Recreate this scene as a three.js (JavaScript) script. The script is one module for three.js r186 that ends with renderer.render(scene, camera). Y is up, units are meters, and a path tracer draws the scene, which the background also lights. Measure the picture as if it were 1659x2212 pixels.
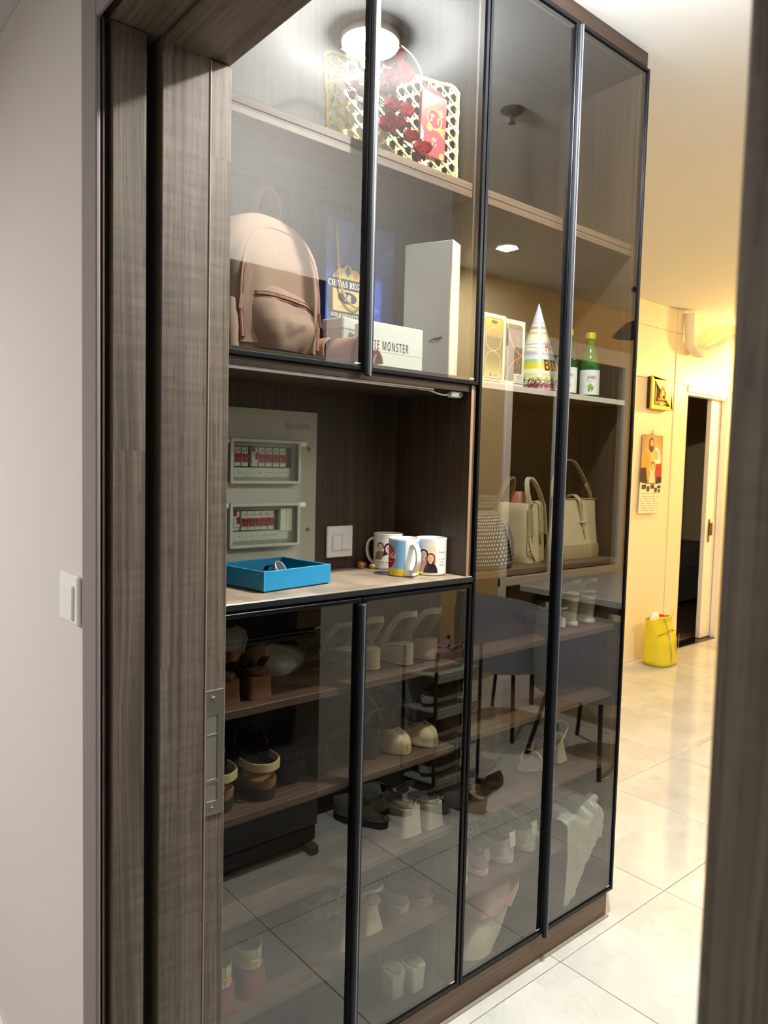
import * as THREE from 'three';
import { mergeGeometries } from 'three/addons/utils/BufferGeometryUtils.js';
import { RectAreaLightUniformsLib } from 'three/addons/lights/RectAreaLightUniformsLib.js';
import { FontLoader } from 'three/addons/loaders/FontLoader.js';
import { TextGeometry } from 'three/addons/geometries/TextGeometry.js';

// ------------------------------------------------------------------ camera, light, exposure
const scene = new THREE.Scene();
scene.background = new THREE.Color(0x000000);
const camera = new THREE.PerspectiveCamera(69.4, 1659 / 2212, 0.02, 60);
camera.position.set(0, 1.47, 1.28);
camera.rotation.set(-0.06449, -0.70493, 0.02462, 'YXZ');
camera.focus = 2.1;
camera.userData.fStop = 7;
const renderer = new THREE.WebGLRenderer({ antialias: true });
renderer.toneMapping = THREE.LinearToneMapping;
renderer.toneMappingExposure = 0.96;
renderer.shadowMap.enabled = true;
RectAreaLightUniformsLib.init();
const COOL = new THREE.Color(1, 0.985, 0.945), WARM = new THREE.Color(1, 0.63, 0.21), NEUTRAL = new THREE.Color(1, 0.965, 0.94);
const CEIL = 2.745, BED_CEIL = 2.385;
function areaLight(name, color, intensity, w, h, [x, y, z]) {
  const l = new THREE.RectAreaLight(color, intensity, w, h);
  l.name = name; l.position.set(x, y, z); l.rotation.x = -Math.PI / 2; scene.add(l);
}
{ const p = new THREE.PointLight(COOL, 11); p.name = 'corridor_lamp_glow'; p.position.set(1.43, CEIL - 0.066, 0.507); p.shadow.radius = 1.5; p.castShadow = true; scene.add(p); }
areaLight('corridor_lamp_face_glow', COOL, 500, 0.125, 0.125, [1.43, CEIL - 0.036, 0.507]);
areaLight('dining_downlight_glow', COOL, 2400, 0.09, 0.09, [3.345, CEIL - 0.014, 1.6]);
areaLight('passage_downlight_glow', COOL, 110, 0.09, 0.09, [4.2, CEIL - 0.014, -0.5]);
areaLight('bedroom_lamp_glow', NEUTRAL, 108, 0.4, 0.4, [-1.25, BED_CEIL - 0.05, -0.85]);
{
  const p = new THREE.PointLight(WARM, 11); p.name = 'warm_wall_lamp_glow'; p.position.set(6.85, 2.3, -1.2); p.shadow.radius = 3; p.castShadow = true; scene.add(p);
  const q = new THREE.PointLight(WARM, 2.5); q.name = 'warm_pendant_glow'; q.position.set(5.2, 2.1, 0.9); q.shadow.radius = 4; q.castShadow = true; scene.add(q);
}

// ------------------------------------------------------------------ helpers
let seed = 7;
const rnd = () => { seed = (seed * 1664525 + 1013904223) >>> 0; return seed / 4294967296; };
const V = (x, y, z) => new THREE.Vector3(x, y, z);
const lerp = (a, b, t) => a + (b - a) * t, clamp = (x, a = 0, b = 1) => Math.min(b, Math.max(a, x)), sm = (t) => { t = clamp(t); return t * t * (3 - 2 * t); };
const hash = (i, j, k = 0) => { let h = (i * 374761393 + j * 668265263 + k * 2147483647) | 0; h = Math.imul(h ^ (h >>> 13), 1274126177); return ((h ^ (h >>> 16)) >>> 0) / 4294967296; };
function noise(x, y, k = 0, px = 0, py = 0) {
  const i = Math.floor(x), j = Math.floor(y), u = sm(x - i), v = sm(y - j), w = (a, b) => hash(px ? ((a % px) + px) % px : a, py ? ((b % py) + py) % py : b, k);
  return lerp(lerp(w(i, j), w(i + 1, j), u), lerp(w(i, j + 1), w(i + 1, j + 1), u), v);
}
const fbm = (x, y, k = 0, o = 4) => { let s = 0, a = 0.5; for (let i = 0; i < o; i++) { s += a * noise(x, y, k + i); x *= 2; y *= 2; a *= 0.5; } return s; };
const names = {};
const numbered = (n) => { const c = names[n] = (names[n] ?? -1) + 1; return c ? n + '_' + String(c).padStart(3, '0') : n; };
function tag(o, label, category, group) { o.userData.label = label; o.userData.category = category; if (group) o.userData.group = group; return o; }
function thing(name, label, category, [x, y, z] = [0, 0, 0], turn = 0, group) {
  const o = new THREE.Group(); o.name = numbered(name); scene.add(o); o.position.set(x, y, z); o.rotation.y = turn;
  return tag(o, label, category, group);
}
function structGroup(name) { const o = new THREE.Group(); o.name = name; o.userData.kind = 'structure'; scene.add(o); return o; }
function part(name, geos, mat, parent, pos, rot) {
  const list = [].concat(geos), g = list.length > 1 ? mergeGeometries(list.map((a) => { const b = a.index ? a.toNonIndexed() : a.clone(); for (const n of Object.keys(b.attributes)) if (!['position', 'normal', 'uv'].includes(n)) b.deleteAttribute(n); return b; })) : list[0];
  const m = new THREE.Mesh(g, mat); m.castShadow = m.receiveShadow = true;
  m.name = parent === scene ? numbered(name) : name;
  if (pos) m.position.set(...pos);
  if (rot) m.rotation.set(...rot);
  parent.add(m); return m;
}
function struct(name, geos, mat, pos) { const m = part(name, geos, mat, scene, pos); m.name = name; m.userData.kind = 'structure'; return m; }
function dup(root, pos, turn, label, group) {
  const r = root.clone(); r.name = numbered(root.name.replace(/_\d{3}$/, '')); scene.add(r);
  r.position.set(...pos); r.rotation.set(0, turn, 0); r.userData = { ...root.userData };
  if (label) r.userData.label = label;
  if (group) r.userData.group = group;
  return r;
}
// chamfered box, centred, uv in metres with the grain along one axis
function cbox(w, h, d, c = 0.0012, along = 'y', off = [rnd() * 3, rnd() * 3]) {
  c = Math.min(c, w * 0.45, h * 0.45, d * 0.45);
  const H = [w / 2, h / 2, d / 2], pos = [], nor = [], uv = [];
  const vert = (sx, sy, sz, axis) => { const s = [sx, sy, sz]; return H.map((e, i) => s[i] * (i === axis ? e : e - c)); };
  const ax = { x: 0, y: 1, z: 2 }[along];
  const tri = (a, b, cc) => {
    const e1 = b.map((q, i) => q - a[i]), e2 = cc.map((q, i) => q - a[i]);
    let n = [e1[1] * e2[2] - e1[2] * e2[1], e1[2] * e2[0] - e1[0] * e2[2], e1[0] * e2[1] - e1[1] * e2[0]];
    const l = Math.hypot(...n) || 1; n = n.map((q) => q / l);
    const ctr = a.map((q, i) => q + b[i] + cc[i]);
    if (n[0] * ctr[0] + n[1] * ctr[1] + n[2] * ctr[2] < 0) { [b, cc] = [cc, b]; n = n.map((q) => -q); }
    const big = n.map(Math.abs).indexOf(Math.max(...n.map(Math.abs)));
    let vAx = ax === big ? (ax + 1) % 3 : ax, uAx = 3 - big - vAx;
    for (const p of [a, b, cc]) { pos.push(...p); nor.push(...n); uv.push(p[uAx] + off[0], p[vAx] + off[1]); }
  };
  for (let a = 0; a < 3; a++) for (const s of [-1, 1]) {
    const q = [[-1, -1], [1, -1], [1, 1], [-1, 1]].map(([i, j]) => { const e = [0, 0, 0]; e[a] = s; e[(a + 1) % 3] = i; e[(a + 2) % 3] = j; return vert(...e, a); });
    tri(q[0], q[1], q[2]); tri(q[0], q[2], q[3]);
  }
  for (let a = 0; a < 3; a++) { const b = (a + 1) % 3, g = (a + 2) % 3; for (const i of [-1, 1]) for (const j of [-1, 1]) {
    const mk = (k, axis) => { const e = [0, 0, 0]; e[a] = k; e[b] = i; e[g] = j; return vert(...e, axis); };
    tri(mk(-1, b), mk(1, b), mk(1, g)); tri(mk(-1, b), mk(1, g), mk(-1, g));
  } }
  for (const i of [-1, 1]) for (const j of [-1, 1]) for (const k of [-1, 1]) tri(vert(i, j, k, 0), vert(i, j, k, 1), vert(i, j, k, 2));
  const g = new THREE.BufferGeometry();
  g.setAttribute('position', new THREE.Float32BufferAttribute(pos, 3)); g.setAttribute('normal', new THREE.Float32BufferAttribute(nor, 3)); g.setAttribute('uv', new THREE.Float32BufferAttribute(uv, 2));
  return g;
}
// box given by its limits
const lim = (x0, x1, y0, y1, z0, z1, c, along) => cbox(x1 - x0, y1 - y0, z1 - z0, c, along).translate((x0 + x1) / 2, (y0 + y1) / 2, (z0 + z1) / 2);
const T = (g, x = 0, y = 0, z = 0, rx = 0, ry = 0, rz = 0) => g.applyMatrix4(new THREE.Matrix4().compose(V(x, y, z), new THREE.Quaternion().setFromEuler(new THREE.Euler(rx, ry, rz)), V(1, 1, 1)));
const cyl = (r0, r1, h, n = 20, open = false) => new THREE.CylinderGeometry(r0, r1, h, n, 1, open);
const sph = (r, a = 14, b = 10) => new THREE.SphereGeometry(r, a, b);
const curve = (pts, closed = false) => new THREE.CatmullRomCurve3(pts.map((p) => (p.isVector3 ? p : V(...p))), closed, 'centripetal');
const tube = (pts, r, seg = 32, rad = 8, closed = false) => new THREE.TubeGeometry(curve(pts, closed), seg, r, rad, closed);
const lathe = (prof, n = 28) => new THREE.LatheGeometry(prof.map(([x, y]) => new THREE.Vector2(Math.max(x, 0.00001), y)), n);
// a grid of points -> indexed surface with smooth normals
function grid(rows, closedU = false, capEnds = false) {
  const n = rows.length, m = rows[0].length, pos = [], uv = [], idx = [];
  rows.forEach((r, i) => r.forEach((p, j) => { pos.push(p[0], p[1], p[2]); uv.push(j / (closedU ? m : m - 1), i / (n - 1)); }));
  for (let i = 0; i < n - 1; i++) for (let j = 0; j < (closedU ? m : m - 1); j++) { const k = (j + 1) % m, a = i * m + j, b = i * m + k, c = a + m, d = b + m; idx.push(a, b, d, a, d, c); }
  if (capEnds) for (const [row, flip] of [[0, true], [n - 1, false]]) {
    const base = pos.length / 3, c = [0, 1, 2].map((q) => rows[row].reduce((s, p) => s + p[q], 0) / m);
    rows[row].forEach((p) => { pos.push(...p); uv.push(0.5, 0.5); }); pos.push(...c); uv.push(0.5, 0.5);
    for (let j = 0; j < m; j++) { const a = base + j, b = base + (j + 1) % m; flip ? idx.push(base + m, b, a) : idx.push(base + m, a, b); }
  }
  const g = new THREE.BufferGeometry();
  g.setAttribute('position', new THREE.Float32BufferAttribute(pos, 3)); g.setAttribute('uv', new THREE.Float32BufferAttribute(uv, 2)); g.setIndex(idx); g.computeVertexNormals();
  return g;
}
// rectangular strap swept along points; side = direction of its width (roughly)
function ribbon(pts, width, thick, side, seg = 28) {
  const c = curve(pts), rows = [], s0 = V(...side);
  for (let i = 0; i <= seg; i++) {
    const u = i / seg, p = c.getPoint(u), t = c.getTangent(u), s = (typeof width === 'function' ? width(u) : width) / 2;
    const b = s0.clone().addScaledVector(t, -s0.dot(t)).normalize(), n = V(0, 0, 0).crossVectors(t, b).normalize();
    const at = (i, j) => p.clone().addScaledVector(b, i * s).addScaledVector(n, j * thick / 2).toArray();
    rows.push([at(-1, -1), at(1, -1), at(1, 1), at(-1, 1)]);
  }
  return flat(grid(rows, true, true));
}
const flat = (g) => { const h = g.index ? g.toNonIndexed() : g; h.computeVertexNormals(); return h; };
// rings of a superellipse: loft([{y, x, z, rx, rz, e}])
function loft(levels, n = 32, wrinkle = 0, k = 0, cap = true) {
  const rows = levels.map((l, i) => { const r = []; for (let j = 0; j < n; j++) {
    const a = (j / n) * Math.PI * 2, e = 2 / (l.e ?? 2), c = Math.cos(a), s = Math.sin(a);
    const w = 1 + wrinkle * (fbm(Math.cos(a) * 3 + 9, l.y * 28 + Math.sin(a) * 3, k) - 0.47) * 2;
    r.push([(l.x ?? 0) + Math.sign(c) * Math.abs(c) ** e * l.rx * w, l.y, (l.z ?? 0) - Math.sign(s) * Math.abs(s) ** e * l.rz * w]);
  } return r; });
  return grid(rows, true, cap);
}
function extrude(shape, depth, bevel = 0.0015, seg = 2, curveSegments = 12) {
  return new THREE.ExtrudeGeometry(shape, { depth: depth - 2 * bevel, bevelEnabled: bevel > 0, bevelThickness: bevel, bevelSize: bevel, bevelOffset: -bevel, bevelSegments: seg, curveSegments }).translate(0, 0, bevel);
}
function rrect(w, h, r, x = 0, y = 0) {
  const s = new THREE.Shape(), a = x - w / 2, b = x + w / 2, c = y - h / 2, d = y + h / 2;
  s.moveTo(a + r, c); s.lineTo(b - r, c); s.quadraticCurveTo(b, c, b, c + r); s.lineTo(b, d - r); s.quadraticCurveTo(b, d, b - r, d); s.lineTo(a + r, d); s.quadraticCurveTo(a, d, a, d - r); s.lineTo(a, c + r); s.quadraticCurveTo(a, c, a + r, c);
  return s;
}
const poly = (pts) => { const s = new THREE.Shape(); pts.forEach(([x, y], i) => (i ? s.lineTo(x, y) : s.moveTo(x, y))); s.closePath(); return s; };

// ------------------------------------------------------------------ materials
function dataTex(w, h, f, rep, srgb = true) {
  const d = new Uint8Array(w * h * 4);
  for (let y = 0; y < h; y++) for (let x = 0; x < w; x++) { const c = f(x / w, y / h); for (let q = 0; q < 3; q++) d[(y * w + x) * 4 + q] = clamp(c[q], 0, 255); d[(y * w + x) * 4 + 3] = 255; }
  const t = new THREE.DataTexture(d, w, h); t.wrapS = t.wrapT = THREE.RepeatWrapping; t.magFilter = THREE.LinearFilter; t.minFilter = THREE.LinearMipmapLinearFilter; t.generateMipmaps = true;
  if (srgb) t.colorSpace = THREE.SRGBColorSpace;
  t.repeat.set(1 / rep[0], 1 / rep[1]); t.needsUpdate = true; return t;
}
function canvasTex(w, h, draw) {
  const c = document.createElement('canvas'); c.width = w; c.height = h; const g = c.getContext('2d'); draw(g, w, h);
  const t = new THREE.CanvasTexture(c); t.colorSpace = THREE.SRGBColorSpace; t.anisotropy = 8; return t;
}
const mat = (color, roughness = 0.6, o = {}) => new THREE.MeshPhysicalMaterial({ color, roughness, ...o });
function woodTex(a, b, k, cross = 0) {
  return dataTex(512, 1024, (u, v) => {
    const wob = fbm(u * 3, v * 2, k) * 0.05, x = u + wob;
    let t = 0.34 * noise(x * 70, v * 2, k + 3, 0, 2) + 0.36 * noise(x * 190, v * 4, k + 5, 0, 4) + 0.3 * fbm(x * 9, v * 2, k + 7) + 0.05;
    const pore = noise(u * 256, v * 26, k + 9, 256, 26); if (pore > 0.8) t -= 0.16;
    if (cross) t += cross * (noise(u * 10, v * 150, k + 11, 10, 150) - 0.5) * noise(u * 4, v * 5, k + 12);
    t = clamp((t - 0.25) * 1.5);
    return [lerp(a[0], b[0], t), lerp(a[1], b[1], t), lerp(a[2], b[2], t)];
  }, [0.5, 1.0]);
}
const jambWoodTex = woodTex([75, 67, 58], [130, 119, 106], 11, 0.22), cabWoodTex = woodTex([50, 39, 30], [88, 69, 54], 31), shelfWoodTex = woodTex([78, 58, 43], [124, 96, 72], 51);
const mJamb = mat(0xffffff, 0.42, { map: jambWoodTex });
const mCasing = mat(0x897e82, 0.5);
const mCab = mat(0xffffff, 0.5, { map: cabWoodTex });
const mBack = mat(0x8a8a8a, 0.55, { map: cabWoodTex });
const mShelf = mat(0xffffff, 0.5, { map: shelfWoodTex });
const counterTex = dataTex(512, 512, (u, v) => { const t = clamp(fbm(u * 5, v * 9, 71, 5) * 1.5 - 0.2); const f = noise(u * 160, v * 14, 72) * 14; return [lerp(100, 148, t) + f, lerp(87, 130, t) + f, lerp(72, 108, t) + f]; }, [0.5, 0.5]);
const mCounter = mat(0xffffff, 0.45, { map: counterTex });
const mAlu = mat(0x14171c, 0.38, { metalness: 0.75 });
const mHandle = mat(0x10151d, 0.62, { metalness: 0.2 });
const mGlass = mat(0xcfd2d1, 0.0, { transmission: 1, thickness: 0, ior: 1.95 });
const mClear = mat(0xf2f4f0, 0.04, { transmission: 1, thickness: 0, ior: 1.5 });
const mPaint = mat(0xd9d4cc, 0.85), mCream = mat(0xf0e3c4, 0.7), mCeil = mat(0xcdd0d2, 0.9), mWhite = mat(0xeeeeea, 0.35), mBlack = mat(0x0b0b0c, 0.35), mSteel = mat(0xb9b6a6, 0.32, { metalness: 0.9 }), mGold = mat(0xd8a63a, 0.25, { metalness: 1 });
const marble = [0, 1, 2].map((k) => dataTex(512, 512, (u, v) => {
  const w = fbm(u * 3 + k * 9, v * 3, 90 + k, 5), q = fbm(u * 5 + w * 3, v * 4 + w * 2 + k * 4, 96 + k, 5), vein = Math.max(0, 1 - Math.abs(q - 0.46) * 26), s = 198 + (w - 0.5) * 40 - vein * 6;
  return [s, s + 1, s - 5];
}, [0.6, 0.6]));
const mTile = marble.map((t) => mat(0xffffff, 0.09, { map: t, ior: 1.5 }));
const mGrout = mat(0x8d8a80, 0.9);
// ------------------------------------------------------------------ floor, ceilings, walls
{
  const f = structGroup('floor');
  part('screed', lim(-2.6, 8.6, -0.12, -0.012, -4.4, 2.7, 0.001), mGrout, f);
  const tg = [0, 1, 2, 3].map((k) => cbox(0.5975, 0.012, 0.5975, 0.0012, 'z', [0.31 * k, 0.17 * k]));
  for (let i = -2; i < 11; i++) for (let j = -3; j < 4; j++) {
    const t = part('tile', tg[(i * 7 + j * 3 + 80) % 4], mTile[(i * 5 + j * 2 + 60) % 3], f, [1.8 + 0.6 * i + 0.3, -0.006, 0.028 + 0.6 * j - 0.3 + 0.6]);
    t.rotation.y = ((i + 2 * j + 40) % 4) * Math.PI / 2;
  }
}
struct('ceiling', lim(0.45, 8.6, CEIL, CEIL + 0.1, -1.9, 2.7, 0.001), mCeil);
struct('ceiling_bedroom', lim(-2.6, 0.428, BED_CEIL, BED_CEIL + 0.1, -2.4, 2.7, 0.001), mCeil);
const mBedWall = mat(0xd8d2cc, 0.8);
struct('wall_left', [lim(0.428, 0.62, 0, 2.9, -2.4, 0.04, 0.001), lim(0.428, 0.62, 2.2, 2.9, 0.04, 1.15, 0.001)], mBedWall);
struct('wall_doorway_right', lim(0.428, 0.62, 0, 2.9, 1.15, 2.7, 0.001), mBedWall);
struct('baseboard_left', lim(0.416, 0.428, 0, 0.1, -2.4, 0.028, 0.002), mat(0xe9e6e6, 0.45));
struct('wall_bedroom_back', lim(-2.7, 0.45, 0, 2.6, -2.5, -2.4, 0.001), mBedWall);
struct('wall_bedroom_side', lim(-2.7, -2.6, 0, 2.6, -2.5, 2.7, 0.001), mBedWall);
struct('wall_bedroom_front', lim(-2.7, 0.45, 0, 2.6, 2.7, 2.8, 0.001), mBedWall);
struct('wall_behind_cabinet', lim(0.62, 2.2, 0, 2.8, -0.42, -0.335, 0.001), mPaint);
struct('wall_return', lim(2.13, 2.22, 0, 2.8, -1.75, -0.335, 0.001), mCream);
// corridor wall across from the cabinet, with the refrigerator recess
const mCorr = mat(0xa5a39f, 0.75);
struct('wall_corridor', [lim(0.62, 0.98, 0, 2.8, 1.169, 1.3, 0.001), lim(0.98, 1.62, 2.2, 2.8, 1.169, 1.3, 0.001), lim(1.62, 2.46, 0, 2.8, 1.169, 1.3, 0.001),
  lim(0.9, 0.98, 0, 2.8, 1.3, 1.9, 0.001), lim(1.62, 1.7, 0, 2.8, 1.3, 1.9, 0.001), lim(0.9, 1.7, 0, 2.8, 1.9, 1.98, 0.001), lim(2.38, 2.46, 0, 2.8, 1.3, 2.3, 0.001)], mCorr);
struct('baseboard_corridor', lim(1.62, 2.46, 0, 0.08, 1.157, 1.169, 0.002), mat(0x3b3530, 0.5));
const mWarmWall = mat(0xd8bf8c, 0.8);
struct('wall_dining', [lim(2.4, 3.95, 0, 2.8, 2.1, 2.2, 0.001), lim(5.5, 8.6, 0, 2.8, 2.1, 2.2, 0.001), lim(3.95, 5.5, 2.42, 2.8, 2.1, 2.2, 0.001)], mWarmWall);
struct('wall_end', lim(8.3, 8.4, 0, 2.8, -4.4, 2.7, 0.001), mWarmWall);
struct('wall_outside', lim(3.8, 5.6, 0, 2.8, 2.5, 2.6, 0.001), mat(0x2a1d14, 0.9));
{ // far wall clad in large panels with fine joints, and its doorway
  const w = structGroup('wall_far'), m = mat(0xf1e1ba, 0.45), z0 = -1.8, z1 = -1.75;
  part('backing', [lim(2.1, 5.77, 0, 2.8, -1.86, z0, 0.001), lim(6.5, 8.4, 0, 2.8, -1.86, z0, 0.001), lim(5.77, 6.5, 2.12, 2.8, -1.86, z0, 0.001)], mat(0xc9b48c, 0.9), w);
  const xs = [2.13, 4.37, 5.565, 5.765], ys = [0, 2.17, 2.56, CEIL];
  for (let i = 0; i < 3; i++) for (let j = 0; j < 3; j++) part('panel', lim(xs[i] + 0.0012, xs[i + 1] - 0.0012, ys[j] + 0.0012, ys[j + 1] - 0.0012, z0, i === 2 ? z1 + 0.006 : z1, 0.0015), m, w);
  part('panel', lim(5.767, 8.3, 2.172, CEIL, z0, z1, 0.0015), m, w);
  part('panel', lim(6.505, 8.3, 0.001, 2.168, z0, z1, 0.0015), m, w);
}
{
  const d = structGroup('door_2'), m = mat(0xf0e9dc, 0.4);
  part('door_head', [lim(5.767, 6.505, 2.115, 2.168, -1.84, -1.735, 0.003), lim(5.767, 6.505, 2.095, 2.115, -1.82, -1.75, 0.002)], m, d);
  const leaf = part('door_leaf', lim(6.29, 6.5, 0.012, 2.095, -1.835, -1.795, 0.003), m, d);
  part('door_frame', lim(6.462, 6.505, 0, 2.115, -1.79, -1.735, 0.003), m, d);
  part('door_frame', lim(5.767, 5.776, 0, 2.115, -1.86, -1.742, 0.002), m, d);
  part('door_handle', [lim(6.335, 6.368, 0.86, 1.06, -1.795, -1.789, 0.004), lim(6.345, 6.358, 0.92, 1.03, -1.789, -1.762, 0.004)], mat(0x8b7444, 0.4, { metalness: 0.8 }), leaf);
  part('threshold', lim(5.776, 6.5, 0, 0.008, -1.86, -1.74, 0.002), mat(0x100d0b, 0.2), d);
}
// the dark room behind it
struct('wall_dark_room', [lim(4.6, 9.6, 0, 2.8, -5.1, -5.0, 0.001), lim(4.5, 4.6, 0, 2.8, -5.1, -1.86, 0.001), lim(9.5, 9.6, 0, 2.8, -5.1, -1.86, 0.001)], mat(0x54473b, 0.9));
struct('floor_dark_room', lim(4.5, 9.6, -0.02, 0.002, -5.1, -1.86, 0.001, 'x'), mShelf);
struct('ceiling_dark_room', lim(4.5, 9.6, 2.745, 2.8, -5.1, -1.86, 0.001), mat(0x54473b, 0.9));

// ------------------------------------------------------------------ the dark wooden doorway we look through
{
  const d = structGroup('door_1'), R = 0.1, top = 2.142;
  part('casing', [lim(0.409, 0.4165, 0, top + 0.075, 0.03, R - 0.004, 0.002), lim(0.4165, 0.428, 0, top + 0.075, 0.03, 0.045, 0.001)], mCasing, d);
  part('casing', [lim(0.413, 0.43, 0, top + 0.075, 1.087, 1.156, 0.003), lim(0.409, 0.43, 0, top + 0.075, 1.096, 1.156, 0.002)], mJamb, d);
  part('casing', lim(0.409, 0.4165, top - 0.004, top + 0.075, R - 0.004, 1.087, 0.002), mCasing, d);
  part('lining_board', [lim(0.424, 0.434, 0, top, 0.05, R - 0.022, 0.001), lim(0.4195, 0.4225, 0, top, 0.05, R - 0.004, 0.001)], mJamb, d);
  part('lining_board', lim(0.432, 0.4885, 0, top, 0.05, R, 0.0025), mJamb, d);
  part('slot_lining', lim(0.4885, 0.512, 0, top, 0.045, R - 0.034, 0.0005), mat(0x2b2620, 0.6), d);
  const c = part('lining_board', lim(0.509, 0.5935, 0, top, 0.06, R + 0.009, 0.002), mJamb, d);
  const e = part('lining_board', lim(0.592, 0.6385, 0, top, 0.06, R + 0.001, 0.003), mJamb, d);
  part('head_board', [lim(0.43, 0.512, top, top + 0.06, R - 0.04, 1.12, 0.002, 'z'), lim(0.511, 0.5935, top - 0.006, top + 0.06, R - 0.04, 1.12, 0.002, 'z')], mJamb, d);
  part('head_board', lim(0.5935, 0.6385, top + 0.002, top + 0.06, R - 0.04, 1.12, 0.003, 'z'), mJamb, d);
  part('lining_board', [lim(0.43, 0.512, 0, top, 1.092, 1.15, 0.002), lim(0.512, 0.6385, 0, top, 1.085, 1.15, 0.002)], mJamb, d);
  part('edge_bead', lim(0.5925, 0.5952, 0, top - 0.006, R + 0.001, R + 0.0105, 0.0009), mat(0xa58f7a, 0.3, { clearcoat: 0.6 }), c);
  // strike plate let into the last board
  const shape = rrect(0.042, 0.228, 0.002);
  for (const [y, h] of [[0.052, 0.036], [-0.008, 0.082], [-0.072, 0.034]]) shape.holes.push(rrect(0.021, h, 0.001, -0.002, y));
  const pl = part('strike_plate', extrude(shape, 0.003, 0.0004), mSteel, d, [0.6135, 0.947, R + 0.0005]);
  part('keep_pocket', [[0.052, 0.036], [-0.008, 0.082], [-0.072, 0.034]].map(([y, h]) => T(cbox(0.022, h, 0.002, 0.0003), -0.002, y, 0.0006)), mat(0x8b8b7c, 0.5, { metalness: 0.6 }), pl);
  for (const y of [0.102, -0.1]) part('screw', [T(cyl(0.0042, 0.0042, 0.0014, 14), -0.002, y, 0.0034, Math.PI / 2), T(cbox(0.0052, 0.0009, 0.0005, 0.0001), -0.002, y, 0.0042)], mSteel, pl);
}
{
  const s = thing('wall_switch', 'white rocker switch plate on the bedroom wall left of the dark door frame', 'switch', [0.428, 1.218, -0.079]);
  part('cover_plate', T(cbox(0.1, 0.087, 0.008, 0.0025), -0.004, 0, 0, 0, Math.PI / 2), mWhite, s);
  part('rocker', T(cbox(0.062, 0.062, 0.006, 0.002), -0.0095, -0.004, 0.003, 0.05, Math.PI / 2), mWhite, s);
}

// ------------------------------------------------------------------ the built-in cabinet
const ZB = -0.325, ZF = -0.022, X0 = 0.655, X1 = 1.392, X2 = 1.393, X3 = 2.115;
struct('trim_cabinet_top', lim(X0, 2.112, 2.702, CEIL, ZB, -0.008, 0.001, 'x'), mat(0x9a8a88, 0.35, { map: cabWoodTex }));
function board(n, u, x0, x1, y0, y1, z0, z1, along, m = mCab) { return part(n, lim(x0, x1, y0, y1, z0, z1, 0.0008, along), m, u); }
const mTrim = mat(0x70777f, 0.5, { metalness: 0.6 });
function door(u, x0, x1, y0, y1, handle, sticker) {
  const d = new THREE.Group(); d.name = 'door'; u.add(d);
  const w = 0.0095, a = handle === 'L' ? 0.013 : w, b = handle === 'R' ? 0.013 : w;
  part('door_frame', [lim(x0, x0 + a, y0, y1, -0.02, 0, 0.001), lim(x1 - b, x1, y0, y1, -0.02, 0, 0.001), lim(x0 + a, x1 - b, y0, y0 + w, -0.02, 0, 0.001), lim(x0 + a, x1 - b, y1 - w, y1, -0.02, 0, 0.001)], mAlu, d);
  const g = part('glass_pane', new THREE.PlaneGeometry(x1 - x0 - a - b, y1 - y0 - 2 * w), mGlass, d, [(x0 + a + x1 - b) / 2, (y0 + y1) / 2, -0.005]);
  if (handle === 'R') part('door_handle', [lim(x1 - 0.011, x1 + 0.001, y0 - 0.012, y1 - 0.012, -0.001, 0.013, 0.003), lim(x1 - 0.003, x1 + 0.003, y0 - 0.012, y1 - 0.012, -0.001, 0.009, 0.0014)], mHandle, d), part('handle_trim', [lim(x1 - 0.0035, x1 + 0.0005, y0 - 0.012, y1 - 0.012, 0.0128, 0.0136, 0.0003), lim(x1 + 0.0012, x1 + 0.0026, y0 - 0.012, y1 - 0.012, 0.0088, 0.0096, 0.0003)], mTrim, d);
  if (handle === 'L') part('door_handle', lim(x0 + 0.001, x0 + 0.008, y0 - 0.004, y1 - 0.012, -0.001, 0.006, 0.002), mHandle, d);
  if (sticker) part('corner_label', lim(x1 - b - 0.02, x1 - b - 0.003, y0 + w + 0.004, y0 + w + 0.0065, -0.0049, -0.0043, 0.0002), mWhite, d);
  return d;
}
const upper = thing('wall_cabinet', 'upper cabinet with two tinted glass doors above the open counter niche', 'cabinet', [0, 0, 0]);
const UY0 = 1.674, UY1 = 2.7;
board('side_panel', upper, X0, X0 + 0.018, UY0, UY1, ZB, ZF, 'y'); board('side_panel', upper, X1 - 0.018, X1, UY0, UY1, ZB, ZF, 'y');
board('bottom_panel', upper, X0 + 0.018, X1 - 0.018, UY0, UY0 + 0.02, ZB, ZF, 'x'); board('top_panel', upper, X0 + 0.018, X1 - 0.018, UY1 - 0.018, UY1, ZB, ZF, 'x');
board('back_panel', upper, X0 + 0.018, X1 - 0.018, UY0 + 0.02, UY1 - 0.018, ZB, ZB + 0.009, 'y');
board('shelf', upper, X0 + 0.018, X1 - 0.018, 2.135, 2.1525, ZB + 0.009, -0.026, 'x', mShelf); board('shelf', upper, X0 + 0.018, X1 - 0.018, 2.1535, 2.171, ZB + 0.009, -0.026, 'x', mShelf);
door(upper, X0 + 0.004, 1.031, UY0, 2.694, 'R', true); part('tape_square', lim(1.352, 1.363, 2.606, 2.618, -0.0046, -0.004, 0.0002), mWhite, door(upper, 1.034, X1 - 0.001, UY0, 2.694, 'L', true));

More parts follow.
